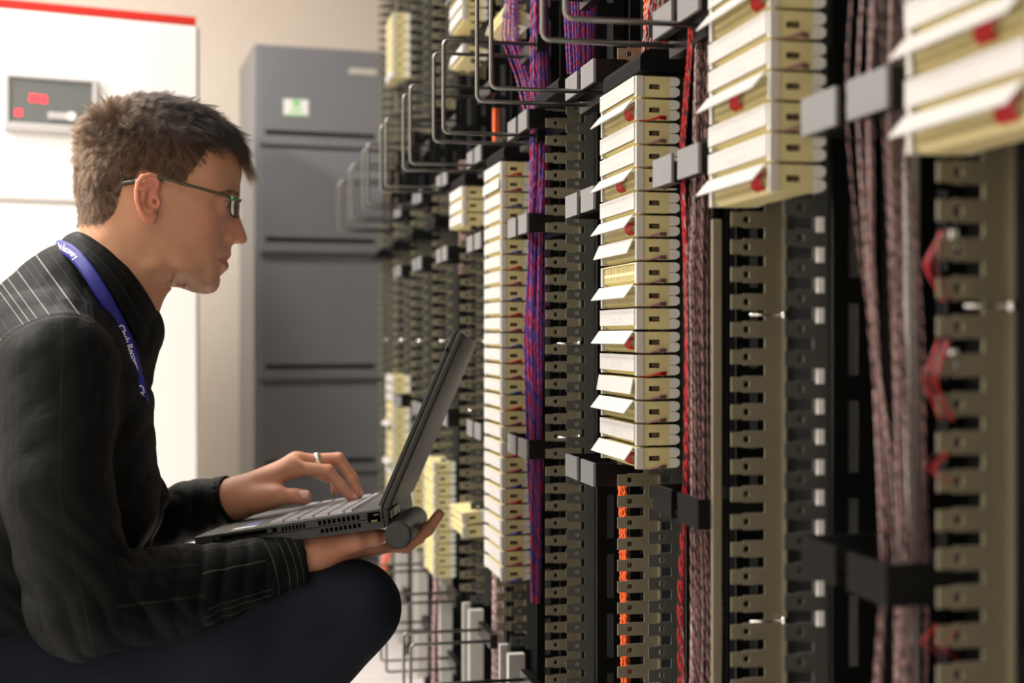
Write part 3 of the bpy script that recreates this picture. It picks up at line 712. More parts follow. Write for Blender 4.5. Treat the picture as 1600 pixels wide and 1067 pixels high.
INN = [(230,230,75),(200,225,75),(170,235,71),(150,250,62),(140,280,56),(160,300,62),(190,280,74),(235,190,58),(280,210,65),(310,240,62),(335,235,49),(300,190,46),(200,190,56),(165,205,54),(145,225,53),
 (235,265,75),(275,255,71),(300,268,66),(328,268,58),(348,268,46),(364,268,32),(345,245,44),(360,245,30),
 (345,290,52),(356,296,44),(366,300,31),(371,304,22),(335,303,56.5),(350,308,47),(361,309,37),
 (338,316,50),(348,317,42),(357,318,33),(364,321,21),(368,325,12.5),(370.5,330,9),
 (318,318,61),(300,312,66),(332,331,54),(345,331,44),(355,331,29),(362,332,16),(308,345,61),(285,330,67),(268,312,71),(255,320,71),(250,350,67),
 (338,350,47),(348,348,34),(356,348,22),(363,350,14),(370,352,9.5),(376,356,7),(330,370,48),(310,382,52),(282,382,59),(255,380,62),
 (341,362,40),(347,365,27),(349.5,372,20.5),(351,362,21.5),(354,368,19.5),(359,371,18),(364,370,16),(370,368,12),(376,368,9.5),(381,373,8),(351,378,20.5),(357,378,17.5),(364,378,12),(372,377,8.5),
 (350,386,22),(356,390,16.5),(343,388,31),(347,398,24),(354,398,16.5),(344,404,23.5),(349.5,405,17.5),(353,406,10.5),(341,404,27),(345,412,24.5),(351,413,18),(342,398,29),(352,418,15.5),(340,413,29),
 (340,428,24),(333,440,25),(325,448,24),(320,430,35),(334,418,35),(330,400,40),(300,430,44),(280,425,51),(262,407,58),(290,402,55),(250,400,60),(305,405,49),
 (292,446,21),(272,435,38),(250,428,50),(230,400,60),(205,385,62),(210,330,70),(215,350,67),(230,430,54),(190,350,63),(165,330,61),(160,370,57),(150,330,56),(180,410,56),(140,310,50)]
def build_head_grid():
    c = []
    for px, py, w in INN:
        q = PP(px, py, -w / 1000); c.append((q[0], q[2], (w / 1000) ** 2))
    sil = np.array([[*PP(a, b, 0)[[0, 2]], r / 1000] for a, b, r in SIL])
    n = len(sil); sm = []
    # densify the outline
    for i in range(n):
        p0, p1, p2, p3 = sil[i - 1], sil[i], sil[(i + 1) % n], sil[(i + 2) % n]
        for t in (0, 0.5):
            sm.append(0.5 * ((2 * p1) + (-p0 + p2) * t + (2 * p0 - 5 * p1 + 4 * p2 - p3) * t * t + (-p0 + 3 * p1 - 3 * p2 + p3) * t ** 3))
    sm = np.array(sm); m = len(sm)
    for i in range(m):
        tg = sm[(i + 1) % m, :2] - sm[i - 1, :2]; tg /= np.linalg.norm(tg); nr = np.array([-tg[1], tg[0]])   # clockwise in image, z up: outward = left normal
        c.append((sm[i, 0], sm[i, 1], 0.0)); rr = sm[i, 2]
        e = 0.0022 if rr < 0.016 else 0.005
        if i % 2 == 0 or rr >= 0.016:
            c.append((*(sm[i, :2] - nr * e), 2 * rr * e)) if rr >= 0.016 else None
            c.append((*(sm[i, :2] + nr * e), -2 * rr * e))
            c.append((*(sm[i, :2] + nr * 0.03), -2 * rr * 0.03))
    c = np.array(c); X = c[:, :2]; y = c[:, 2]
    def K(a, b):
        r2 = ((a[:, None] - b[None]) ** 2).sum(-1) + 1e-12; return 0.5 * r2 * np.log(r2)
    s0 = X.mean(0); sc = 0.1; Xn = (X - s0) / sc; n = len(X)
    A = np.zeros((n + 3, n + 3)); A[:n, :n] = K(Xn, Xn) + np.eye(n) * 2e-5; A[:n, n] = 1; A[:n, n + 1:] = Xn; A[n:, :n] = A[:n, n:].T
    w = np.linalg.solve(A, np.r_[y, 0, 0, 0])
    lo = sil[:, :2].min(0) - np.array([0.06, 0.15]); hi = sil[:, :2].max(0) + 0.04; hh = 0.001
    nx, nz = np.ceil((hi - lo) / hh).astype(int) + 1
    G = np.stack(np.meshgrid(lo[0] + np.arange(nx) * hh, lo[1] + np.arange(nz) * hh, indexing='ij'), -1).reshape(-1, 2); Gn = (G - s0) / sc
    Q = np.concatenate([K(Gn[i:i + 4000], Xn) @ w[:n] + w[n] + Gn[i:i + 4000] @ w[n + 1:] for i in range(0, len(Gn), 4000)]).reshape(nx, nz)
    # beyond the outline the field simply falls away
    ins = np.zeros(len(G), bool); dist = np.full(len(G), 1e9)
    for i in range(m):
        a = sm[i - 1, :2]; b = sm[i, :2]; ba = b - a; h = np.clip(((G - a) @ ba) / (ba @ ba + 1e-12), 0, 1)
        dist = np.minimum(dist, np.linalg.norm(G - a - h[:, None] * ba, axis=1))
        cr = ((a[1] > G[:, 1]) != (b[1] > G[:, 1])) & (G[:, 0] < (b[0] - a[0]) * (G[:, 1] - a[1]) / (b[1] - a[1] + 1e-12) + a[0]); ins ^= cr
    Qf = Q.reshape(-1); wq = np.where(ins, 0.0, np.clip((dist - 0.001) / 0.005, 0, 1)); wq = wq * wq * (3 - 2 * wq); Qf = Qf * (1 - wq) - 0.03 * dist * wq; Q = Qf.reshape(nx, nz)
    return Q, lo, hh
HQ, HLO, HH = build_head_grid()
HGX, HGZ = np.gradient(HQ, HH)
def bil(G, p):
    x = np.clip((p[:, 0] - HLO[0]) / HH, 0, G.shape[0] - 1.001); z = np.clip((p[:, 1] - HLO[1]) / HH, 0, G.shape[1] - 1.001)
    i = x.astype(int); j = z.astype(int); fx = x - i; fz = z - j
    return (G[i, j] * (1 - fx) + G[i + 1, j] * fx) * (1 - fz) + (G[i, j + 1] * (1 - fx) + G[i + 1, j + 1] * fx) * fz
HC = PP(240, 300, 0)
def head_f(p):
    sz = p[:, [0, 2]]; q = bil(HQ, sz); gx = bil(HGX, sz); gz = bil(HGZ, sz); y = p[:, 1]
    d = (y * y - q) / np.sqrt(4 * y * y + gx * gx + gz * gz + 1e-4)
    # outside the grid use a sphere bound
    ext = HLO + np.array(HQ.shape) * HH
    ox = np.maximum(np.maximum(HLO[0] - p[:, 0], p[:, 0] - ext[0]), 0); oz = np.maximum(np.maximum(HLO[1] - p[:, 2], p[:, 2] - ext[1]), 0)
    return np.where((ox > 0) | (oz > 0), np.sqrt(ox ** 2 + oz ** 2) + 0.03, d)
def sym(pt): return np.array([pt[0], -pt[1], pt[2]])

EYE = [PP(341.5, 318.5, -0.0335)]; EYE.append(sym(EYE[0]))
EYE_R = 0.0122
def ear_prims(side):
    S = (lambda q: sym(q)) if side > 0 else (lambda q: q)
    E_ = lambda px, py, l: S(PP(px, py, l))
    pr = []
    # back plate of the ear
    pts = [E_(240,283,-.078), E_(231,284,-.081), E_(224,291,-.0835), E_(221.5,303,-.084), E_(222.5,315,-.083), E_(227,327,-.0805), E_(233,337,-.077)]
    pr += chain(pts, [.0042, .0048, .0048, .0048, .0048, .0048, .0045], 0.006, 0.003)
    pr += [cone(E_(235,295,-.073), E_(234,330,-.071), .0095, .0085, 0.006)]
    # helix rim
    pts = [E_(240,301,-.075), E_(245.5,293,-.0775), E_(246.5,284,-.080), E_(241.5,277,-.083), E_(232.5,273.8,-.0865), E_(222.5,276.5,-.090), E_(216,284.5,-.092), E_(213.6,297,-.0925), E_(214,311,-.0915), E_(217.5,324,-.088), E_(223.5,335,-.084), E_(229,342,-.080)]
    pr += chain(pts, [.0022, .0026, .0028, .0031, .0034, .0035, .0034, .0033, .0033, .0034, .0038, .0040], 0.0025, 0.0012)
    # lobe
    pr += chain([E_(229,340,-.079), E_(236,343.5,-.0765), E_(240.5,338,-.0745)], [.0052, .0056, .0040], 0.004, 0.003)
    # antihelix, antitragus, tragus
    pr += chain([E_(238,291,-.0815), E_(230,297,-.084), E_(225.5,308,-.0855), E_(227,320,-.0845), E_(232,327.5,-.0825), E_(238,328,-.081)], [.0022, .0027, .0028, .0028, .0028, .0026], 0.0025, 0.0015)
    pr += chain([E_(244,309,-.077), E_(246.5,317,-.079), E_(246,323,-.078)], [.003, .0036, .0028], 0.004, 0.002)
    pr += chain([E_(243,300,-.077), E_(236,306,-.079)], [.0018, .0014], 0.002)      # crus
    # concha hollows
    pr += [ellip(E_(236,316,-.0875), (.0075, .0095, .0095), 0.003, 's'), ellip(E_(236.5,300,-.0865), (.0058, .006, .005), 0.002, 's'), ellip(E_(241.8,314.5,-.080), (.0024, .008, .0034), 0.0015, 's'), ellip(E_(236,284.5,-.0895), (.005, .0045, .0032), 0.0015, 's')]
    return pr
def head_prims():
    pr = [Prim(head_f, 0.022)]
    for sd, e in zip((-1, 1), EYE):
        pr += [ellip(e, (EYE_R + 0.0016,) * 3, 0.006)]
        # opening between the lids
        for_ = np.array([0.0135, sd * 0.0025, -0.0005])
        pr += [ellip(e + for_, (.0085, .0125, .0040), 0.0012, 's')]
    for sd in (-1, 1):
        S = (lambda q: q) if sd < 0 else sym
        pr += [ellip(S(PP(364.5, 380.5, -.0078)), (.0062, .0032, .0040), 0.0015, 's')]       # nostril
        pr += chain([S(PP(347, 362, -.0255)), S(PP(346, 370, -.0265)), S(PP(347.5, 378, -.0255))], [.0016, .0022, .0012], 0.003, 0.001, 's')   # wing crease
        pr += chain([S(PP(341, 404.5, -.0300)), S(PP(349, 405.5, -.0215)), S(PP(355, 407.5, -.0095))], [.0012, .0014, .0012], 0.0022, 0.001, 's')  # line of the lips
        pr += ear_prims(sd)
    return pr
# ---- skeleton
SH_R = PP(92, 572, -0.175); SH_L = PP(110, 560, 0.175)
EL_R = PP(128, 938, -0.235); EL_L = PP(150, 850, 0.19)
WR_R = PP(468, 866, -0.115); WR_L = PP(352, 779, 0.085)
HIP = [PP(-95, 1065, -0.095), PP(-95, 1065, 0.095)]
KNEE_R = PP(548, 948, -0.085)
def at(s, l, z): return np.array([s, l, z])
sR = PP(548, 948, -0.14)
ANK_R = at(KNEE_R[0] - 0.27, -0.09, 0.17)
KNEE_L = at(KNEE_R[0] - 0.10, 0.15, 0.30); ANK_L = at(KNEE_L[0] - 0.36, 0.12, 0.13)
def hand_left():
    H_ = lambda px, py, l: PP(px, py, l)
    pr = []
    w0 = H_(354, 779, .090)
    w1 = H_(366, 779, .082)
    idx = [H_(452,731,.062), H_(513,735.5,.052), H_(532,758,.050), H_(550.5,778.5,.050)]
    mid = [H_(463,722,.084), H_(529,716.5,.080), H_(551.5,748,.074), H_(560.5,771.5,.070)]
    rin = [H_(461,725,.106), H_(508,729,.112), H_(524,750,.104), H_(524,767,.098)]
    pin = [H_(447,735,.124), H_(476,731,.134), H_(495,739,.130), H_(510,748,.124)]
    for f, r in ((idx, (.0105, .0084, .0076, .0066)), (mid, (.0105, .0086, .0078, .0066)), (rin, (.0100, .0080, .0072, .0062)), (pin, (.0092, .0070, .0062, .0054))):
        pr += chain(f, r, 0.007, 0.0025)
    pr += [cone(w1, idx[0], .0205, .0128, 0.012), cone(w1, mid[0], .020, .0128, 0.012), cone(w1, rin[0], .019, .0125, 0.012), cone(H_(368,784,.098), pin[0], .016, .0115, 0.012)]
    pr += [cone(H_(385,784,.070), H_(430,774,.050), .0180, .0130, 0.014)]
    th = [H_(400,782,.058), H_(436,775.5,.042), H_(459,775,.036), H_(476,776.5,.034)]
    pr += chain(th, (.0155, .0118, .0098, .0096), 0.012, 0.004)
    pr += [cone(H_(300,800,.118), w1, .029, .0225, 0.02)]
    return pr, idx, mid, th
def hand_right():
    H_ = lambda px, py, l: PP(px, py + 4, l + 0.022)
    pr = []
    w1 = H_(492, 857, -.112)
    idx = [H_(584,846.5,-.088), H_(634,850,-.064), H_(668,824,-.056), H_(686,799.5,-.052)]
    mid = [H_(586,842,-.066), H_(632,848,-.040), H_(655,836,-.034), H_(664,818,-.030)]
    rin = [H_(584,838,-.044), H_(626,843,-.018), H_(648,834,-.012), H_(655,818,-.010)]
    pin = [H_(578,836,-.024), H_(608,840,.000), H_(626,832,.004), H_(634,820,.006)]
    for f, r in ((idx, (.0105, .0086, .0078, .0066)), (mid, (.0105, .0088, .0078, .0066)), (rin, (.0100, .0082, .0074, .0064)), (pin, (.009, .0072, .0064, .0056))):
        pr += chain(f, r, 0.008, 0.003)
    pr += [cone(w1, idx[0], .0205, .0125, 0.014), cone(w1, mid[0], .020, .0125, 0.014), cone(w1, rin[0], .019, .012, 0.014), cone(H_(495,851,-.095), pin[0], .017, .011, 0.014)]
    th = [H_(520,848,-.118), H_(556,841,-.122), H_(582,836,-.118), H_(597,834.5,-.112)]
    pr += chain(th, (.0150, .0125, .0105, .0092), 0.010, 0.004)
    return pr, th
HL, IDX_L, MID_L, TH_L = hand_left(); HR, TH_R = hand_right()
NECK0, NECK1 = PP(203, 385, 0), PP(150, 500, 0)
def torso_prims(e=0.0, k=0.025):
    T = []
    for l in (-0.075, 0.075):
        T += [cone(PP(60, 570, l * 1.1), PP(80, 650, l), .082 + e, .106 + e, k), cone(PP(80, 650, l), PP(90, 770, l), .106 + e, .106 + e, k), cone(PP(90, 770, l), PP(-10, 900, l), .106 + e, .112 + e, k), cone(PP(-10, 900, l), PP(-100, 1030, l), .112 + e, .125 + e, k)]
    T += [cone(PP(125, 475, 0), PP(90, 560, 0), .056 + e, .080 + e, k), cone(PP(128, 492, 0), SH_R + np.array([0, .02, -.004]), .048 + e, .050 + e, k), cone(PP(128, 492, 0), SH_L, .048 + e, .050 + e, k), cone(PP(60, 505, 0), PP(15, 625, 0), .060 + e, .100 + e, k)]
    return T
body_pr = torso_prims(-0.018, 0.03) + [cone(NECK0, NECK1, .0555, .062, 0.030), cone(PP(226, 438, 0), PP(203, 500, 0), .021, .028, 0.02), cone(PP(244, 430, 0), PP(220, 458, 0), .012, .018, 0.02)]
body_pr += [cone(SH_R, EL_R, .048, .038, 0.03), cone(EL_R, PP(280, 926, -.165), .036, .031, 0.01), cone(PP(280, 926, -.165), PP(395, 898, -.112), .031, .026, 0.01), cone(PP(395, 898, -.112), PP(494, 863, -.090), .026, .0225, 0.01), cone(SH_L, EL_L, .048, .038, 0.03), cone(EL_L, PP(300, 800, .118), .038, .028, 0.02)]
body_pr += HL + HR + head_prims()

pos = thing('person', 'young man crouching in a dark striped shirt, typing on the laptop he holds', 'person', (-L0 * PST, L0 * PCT, 0), PA)
def skin_mat():
    m = mat('skin', (0.6, 0.35, 0.25), 0.55, sss=0.12, spec=0.45)
    nt = m.node_tree; b = nt.nodes['Principled BSDF']; L = nt.links
    at_ = nt.nodes.new('ShaderNodeAttribute'); at_.attribute_name = 'tint'
    n = nt.nodes.new('ShaderNodeTexNoise'); n.inputs['Scale'].default_value = 60; n.inputs['Detail'].default_value = 5
    tc = nt.nodes.new('ShaderNodeTexCoord'); L.new(tc.outputs['Object'], n.inputs['Vector'])
    hs = nt.nodes.new('ShaderNodeHueSaturation'); L.new(at_.outputs['Color'], hs.inputs['Color'])
    mr = nt.nodes.new('ShaderNodeMapRange'); mr.inputs[3].default_value = 0.9; mr.inputs[4].default_value = 1.08; L.new(n.outputs['Fac'], mr.inputs[0]); L.new(mr.outputs[0], hs.inputs['Value'])
    L.new(hs.outputs[0], b.inputs['Base Color'])
    n2 = nt.nodes.new('ShaderNodeTexNoise'); n2.inputs['Scale'].default_value = 900; L.new(tc.outputs['Object'], n2.inputs['Vector'])
    bp = nt.nodes.new('ShaderNodeBump'); bp.inputs['Strength'].default_value = 0.15; bp.inputs['Distance'].default_value = 0.0006; L.new(n2.outputs['Fac'], bp.inputs['Height']); L.new(bp.outputs[0], b.inputs['Normal'])
    return m
M['skin'] = skin_mat()
V, F = polygonize(body_pr, (-1.1, -0.32, 0.25), (0.42, 0.32, 1.14), BODY_H, pad=0.006)

# position of each vertex in the side view (pixel frame of the sagittal view) for hair line and tints
def side_px(p):     # inverse of PP
    s, l, z = p[:, 0], p[:, 1], p[:, 2]
    x = s * PCT - (l + L0) * PST; y = s * PST + (l + L0) * PCT
    return np.stack([800 + FPX * x / y, HZ - FPX * (z - CH) / y], 1)
def inpoly(q, poly):
    r = np.zeros(len(q), bool); n = len(poly)
    for i in range(n):
        x0, y0 = poly[i - 1]; x1, y1 = poly[i]
        c = ((y0 > q[:, 1]) != (y1 > q[:, 1])) & (q[:, 0] < (x1 - x0) * (q[:, 1] - y0) / (y1 - y0 + 1e-12) + x0)
        r ^= c
    return r
HAIRPOLY = [(100,100),(372,100),(372,236),(364,236),(356,226),(345,219),(334,222),(324,232),(315,246),(305,262),(298,270),(291,281),(283,284),(270,284),(258,280),(250,283),(246,272),(232,266),(218,268),(211,277),(204,288),(192,292),(188,302),(185,315),(180,330),(172,342),(158,350),(140,352),(124,349),(100,349)]
Vn = V.copy(); Vn[:, 1] = -np.abs(Vn[:, 1])
spx = side_px(Vn)
isin = inpoly(spx, HAIRPOLY) & (V[:, 0] > PP(90, 300)[0]) & (V[:, 2] > 0.9)
def gauss(q, c, r): return np.exp(-((q[:, 0] - c[0]) ** 2 + (q[:, 1] - c[1]) ** 2) / (r * r))
base = np.array([0.58, 0.305, 0.185]); col_ = np.tile(base, (len(V), 1))
def mixc(w, c): global col_; col_ = col_ * (1 - w[:, None]) + np.array(c) * w[:, None]
headm = (V[:, 2] > PP(230, 470)[2]) & (V[:, 0] > PP(100, 300)[0])
mixc(headm * (0.35 * gauss(spx, (325, 345), 40) + 0.55 * gauss(spx, (378, 368), 16)), (0.62, 0.24, 0.18))
earm = headm & (np.abs(V[:, 1]) > 0.0755) & (spx[:, 0] > 205) & (spx[:, 0] < 252) & (spx[:, 1] > 266) & (spx[:, 1] < 352)
mixc(earm * 0.85, (0.74, 0.30, 0.20))
lip = headm & inpoly(spx, [(340,404.5),(348,401.5),(355,399.5),(364,400.5),(362,408),(360,419),(354,419.5),(348,413)])
mixc(lip * 0.75, (0.48, 0.15, 0.125))
mixc(headm * 0.25 * np.clip(gauss(spx, (325, 445), 28) + gauss(spx, (352, 390), 12), 0, 1), (0.34, 0.22, 0.17))
handm = (~headm) & (V[:, 2] < PP(300, 700)[2])
mixc(handm * 0.30, (0.62, 0.26, 0.18))
for f in (IDX_L, MID_L, TH_L, TH_R):
    d = np.linalg.norm(V - f[3], axis=1); mixc(np.clip(1 - d / 0.022, 0, 1) * 0.5, (0.66, 0.24, 0.19))
    d = np.linalg.norm(V - f[1], axis=1); mixc(np.clip(1 - d / 0.016, 0, 1) * 0.35, (0.64, 0.24, 0.18))
mixc(isin * 0.85, (0.05, 0.032, 0.020))
body = np_mesh('body', V, F, M['skin'], pos, colors=col_)
print('body', len(V), 'verts; hair root verts', int(isin.sum()))
# ---- eyes, nails
M['eye'] = mat('eye_white', (0.72, 0.68, 0.66), 0.12, coat=0.6)
M['iris'] = mat('iris', (0.10, 0.13, 0.12), 0.1, coat=0.8)
def sphere_mesh(name, r, n=24, mats=None, idx=None, sc=(1, 1, 1)):
    b = MB(); vs = [(r * sc[0], 0, 0)]; 
    for i in range(1, n):
        a = PI * i / n
        for j in range(n): t = 2 * PI * j / n; vs.append((r * math.cos(a) * sc[0], r * math.sin(a) * math.cos(t) * sc[1], r * math.sin(a) * math.sin(t) * sc[2]))
    vs.append((-r * sc[0], 0, 0)); b.v = vs; fs = []
    for j in range(n): fs.append((0, 1 + j, 1 + (j + 1) % n))
    for i in range(n - 2):
        for j in range(n): p = 1 + i * n + j; q = 1 + i * n + (j + 1) % n; fs.append((p, p + n, q + n, q))
    k = 1 + (n - 2) * n
    for j in range(n): fs.append((k + j, len(vs) - 1, k + (j + 1) % n))
    b.f = fs; b.m = [1 if (idx and sum(vs[q][0] for q in f) / len(f) > idx * r) else 0 for f in fs]
    return b.mesh(name, mats, True)
em = sphere_mesh('eyeball', EYE_R, 28, [M['eye'], M['iris']], 0.86)
for e in EYE:
    o = bpy.data.objects.new('eye', em); COL.objects.link(o); o.parent = pos; o.location = e; o.rotation_euler = (0, math.radians(14), 0)
M['nail'] = mat('finger_nail', (0.70, 0.42, 0.38), 0.22, coat=0.4)
def nail(tip, prev, nrm, r, sc=1.0):
    d = Vector(tip - prev).normalized(); n = Vector(nrm); n = (n - d * n.dot(d)).normalized(); s = d.cross(n)
    b = MB(); vs = []; fs = []
    for i in range(7):
        for j in range(7):
            x = (i / 6 - 0.5) * 0.0125 * sc; a = (j / 6 - 0.5) * 1.9
            w = 1 - 0.35 * (2 * i / 6 - 1) ** 4
            vs.append(Vector(tip) + d * (x - 0.0005) + n * (math.cos(a) * (r + 0.0005)) + s * (math.sin(a) * (r + 0.0003) * w))
    for i in range(6):
        for j in range(6): p = i * 7 + j; fs.append((p, p + 1, p + 8, p + 7))
    b.add(vs, fs); o = b.build('nail', M['nail'], pos, smooth=True)
    so = o.modifiers.new('thickness', 'SOLIDIFY'); so.thickness = 0.0006
nail(TH_L[3], TH_L[2], (0.1, -0.72, 0.65), .0094, 1.0)
nail(IDX_L[3], IDX_L[2], (0.7, -0.35, 0.7), .0064, 0.8)
nail(MID_L[3], MID_L[2], (0.9, -0.2, 0.5), .0064, 0.8)
nail(TH_R[3], TH_R[2], (0.1, -0.8, 0.1), .0090, 0.9)
# ------------------------------------------------------------------ hair
def hair_mat():
    m = bpy.data.materials.new('hair'); m.use_nodes = True; nt = m.node_tree; nt.nodes.clear()
    o = nt.nodes.new('ShaderNodeOutputMaterial'); h = nt.nodes.new('ShaderNodeBsdfHairPrincipled'); h.parametrization = 'COLOR'
    h.inputs['Color'].default_value = (0.03, 0.019, 0.012, 1); HM_ = h; h.inputs['IOR'].default_value = 1.45; h.inputs['Roughness'].default_value = 0.42; h.inputs['Radial Roughness'].default_value = 0.5
    nt.links.new(h.outputs[0], o.inputs['Surface'])
    a = nt.nodes.new('ShaderNodeAttribute'); a.attribute_name = 'hair_colour'; nt.links.new(a.outputs['Color'], h.inputs['Color']); return m
M['hair'] = hair_mat()
def curves_obj(name, pts, rad, m, parent):      # pts (n,k,3)
    n, k, _ = pts.shape
    hc = bpy.data.hair_curves.new(name); hc.add_curves([k] * n)
    hc.attributes['position'].data.foreach_set('vector', pts.astype(np.float32).ravel())
    a = hc.attributes.get('radius') or hc.attributes.new('radius', 'FLOAT', 'POINT')
    a.data.foreach_set('value', rad.astype(np.float32).ravel())
    a2 = hc.attributes.new('hair_colour', 'FLOAT_COLOR', 'POINT')
    q_ = side_px(np.c_[pts[:, 0, 0], -np.abs(pts[:, 0, 1]), pts[:, 0, 2]])
    w_ = np.clip(((205 - q_[:, 1]) + (q_[:, 0] - 230) * 0.35) / 45, 0, 1) * np.clip((q_[:, 0] - 140) / 50, 0, 1); w_ = np.clip(w_ + RNG.normal(size=n) * 0.12, 0, 1)[:, None]
    cc_ = np.array([0.022, 0.0130, 0.0075]) * (1 - w_) + np.array([0.0028, 0.0022, 0.0020]) * w_; cc_ = cc_ * (0.7 + 0.6 * RNG.random((n, 1)))
    a2.data.foreach_set('color', np.repeat(np.c_[cc_, np.ones(n)], k, 0).astype(np.float32).ravel())
    hc.materials.append(m)
    o = bpy.data.objects.new(name, hc); COL.objects.link(o); o.parent = parent; return o
nrm = np.zeros((len(V), 3)); body.data.vertex_normals.foreach_get('vector', tmp_ := np.zeros(len(V) * 3, np.float32)); nrm = tmp_.reshape(-1, 3).astype(float)
GUIDE = [  # px, py, (dx, dy), length mm, lift, droop
 (150,335,-.15,1,6.5,.40,0),(185,310,.0,1,6,.35,0),(122,275,-.15,1,10,.45,0),(128,225,-.4,.9,12,.6,0),(180,270,-.5,.9,10,.40,0),(205,245,-.5,.9,11,.45,0),(232,245,-.4,1,10,.40,0),(262,262,.1,1,8,.30,0),(290,262,.25,1,6.5,.25,0),
 (305,235,.5,.8,9,.35,0),(260,215,-.1,1,15,.5,0),(220,205,-.4,.9,16,.55,0),(170,210,-.6,.7,15,.6,0),(145,195,-.8,.3,16,.8,0),(158,176,-.8,-.1,14,.8,0),(172,168,.1,-.3,13,.8,0),
 (200,165,.7,.0,16,.50,.1),(240,158,1,0,18,.42,.2),(275,165,1,.05,20,.40,.25),(300,185,.9,.35,18,.40,.3),(310,172,1,.1,24,.42,.3),(335,190,1,.2,28,.56,.45),(352,206,1,.2,31,.62,.7),(364,226,.9,.45,32,.40,1.0),(330,212,.9,.5,24,.5,.4),(345,215,1,.4,30,.5,.6)]
GU = np.array(GUIDE, float)
def make_hair(roots_i, kr=0.00010, clump_n=1300, cl=0.75, jit=0.22, lenf=1.0):
    r = V[roots_i] + RNG.normal(size=(len(roots_i), 3)) * 0.0009; n = nrm[roots_i]
    q = spx[roots_i]; sgn = np.where(V[roots_i, 1] < 0, -1.0, 1.0)
    w = 1 / (((q[:, None] - GU[None, :, :2]) ** 2).sum(-1) + 60) ** 2; w /= w.sum(1, keepdims=True)
    g = w @ GU[:, 2:]
    flow = np.stack([g[:, 0], np.zeros(len(g)), -g[:, 1]], 1)
    flow -= n * (flow * n).sum(1, keepdims=True) * 0.75; flow /= np.linalg.norm(flow, axis=1, keepdims=True) + 1e-6
    L = g[:, 2] / 1000 * lenf * (0.65 + 0.55 * RNG.random(len(g)))
    d0 = flow + n * g[:, 3:4] + RNG.normal(size=n.shape) * jit; d0 /= np.linalg.norm(d0, axis=1, keepdims=True)
    cen = RNG.choice(len(roots_i), min(clump_n, len(roots_i)), replace=False)
    own = np.zeros(len(r), int)
    for a in range(0, len(r), 4000): own[a:a + 4000] = cen[np.argmin(((r[a:a + 4000, None] - r[cen][None]) ** 2).sum(-1), 1)]
    k = 6; t = np.linspace(0, 1, k); P_ = np.zeros((len(r), k, 3))
    for j, tt in enumerate(t):
        dd = d0 * tt
        dd[:, 2] -= g[:, 4] * tt * tt * 0.75
        P_[:, j] = r - n * 0.0008 + dd * L[:, None]
    # clumping towards the clump's own strand
    cp = P_[own]
    P_ = P_ + (cp - P_) * (t ** 1.3)[None, :, None] * (cl * (0.6 + 0.4 * RNG.random(len(r))))[:, None, None]
    rad = np.tile(kr * (1 - 0.75 * t ** 2), (len(r), 1))
    return P_, rad
ids = np.nonzero(isin & (spx[:, 1] < 357))[0]
short = spx[ids]
ri = RNG.choice(ids, 52000)
P1, R1 = make_hair(ri)
topm = ids[(spx[ids, 1] < 215) & (V[ids, 2] > PP(200, 225)[2])]
P2, R2 = make_hair(RNG.choice(topm, 15000), 0.00011, 420, 0.88, 0.30, 1.15)
spk, spr = [], []      # the spiky tuft on the crown and stray ends along the top
for k in range(46):
    if k < 20: c_ = (150 + 32 * RNG.random(), 172 + 14 * RNG.random()); dr = (-0.9 + 1.3 * RNG.random(), -0.15 - 0.8 * RNG.random()); Lk = 0.020 + 0.012 * RNG.random()
    elif k < 34: c_ = (300 + 58 * RNG.random(), 0); c_ = (c_[0], 168 + (c_[0] - 300) * .7); dr = (1.0, -0.25 + 0.5 * RNG.random()); Lk = 0.026 + 0.010 * RNG.random()
    else: c_ = (185 + 120 * RNG.random(), 166); dr = (0.9, -0.55 * RNG.random()); Lk = 0.018 + 0.006 * RNG.random()
    dd_ = ((spx[ids] - c_) ** 2).sum(1); near_ = ids[np.argsort(dd_)[:260]]
    sdn = -1 if RNG.random() < 0.6 else 1; near_ = near_[V[near_, 1] * sdn > -0.005]
    if len(near_) < 5: continue
    rr_ = RNG.choice(near_, 38); r = V[rr_]; c0 = r.mean(0); l_ = RNG.normal() * 0.35
    d_ = vv3 = np.array([dr[0], l_, -dr[1]]) + nrm[rr_].mean(0) * 0.5; d_ = d_ / np.linalg.norm(d_)
    t = np.linspace(0, 1, 6)[None, :, None]
    q_ = r[:, None] * (1 - t) + (c0 + 0.08 * (r - c0))[:, None] * t + d_[None, None] * Lk * t * (0.75 + 0.3 * RNG.random((len(r), 1, 1))); q_[..., 2] -= (0.010 if 20 <= k < 34 else 0.002) * t[..., 0] ** 2
    spk.append(q_); spr.append(np.tile(0.0001 * (1 - .7 * t[0, :, 0]), (len(r), 1)))
hair_o = curves_obj('hair', np.concatenate([P1, P2] + spk), np.concatenate([R1, R2] + spr), M['hair'], pos)
bm_ = headm & inpoly(spx, [(340, 306), (346, 300), (358, 298), (371, 301), (374, 306), (368, 308), (356, 304), (346, 305)])
bi = np.nonzero(bm_)[0]
if len(bi):
    rb = RNG.choice(bi, 1400); r = V[rb]; sg_ = np.where(r[:, 1] < 0, -1., 1.)
    d = np.stack([-0.9 + 0 * r[:, 0], sg_ * 0.35, 0.25 + 0 * r[:, 0]], 1) + RNG.normal(size=r.shape) * 0.2 + nrm[rb] * 0.5
    t = np.linspace(0, 1, 4); Pb = r[:, None] + d[:, None] * (t * 0.006)[None, :, None]
    curves_obj('eyebrow', Pb, np.tile(0.00009 * (1 - .7 * t), (len(r), 1)), M['hair'], pos)

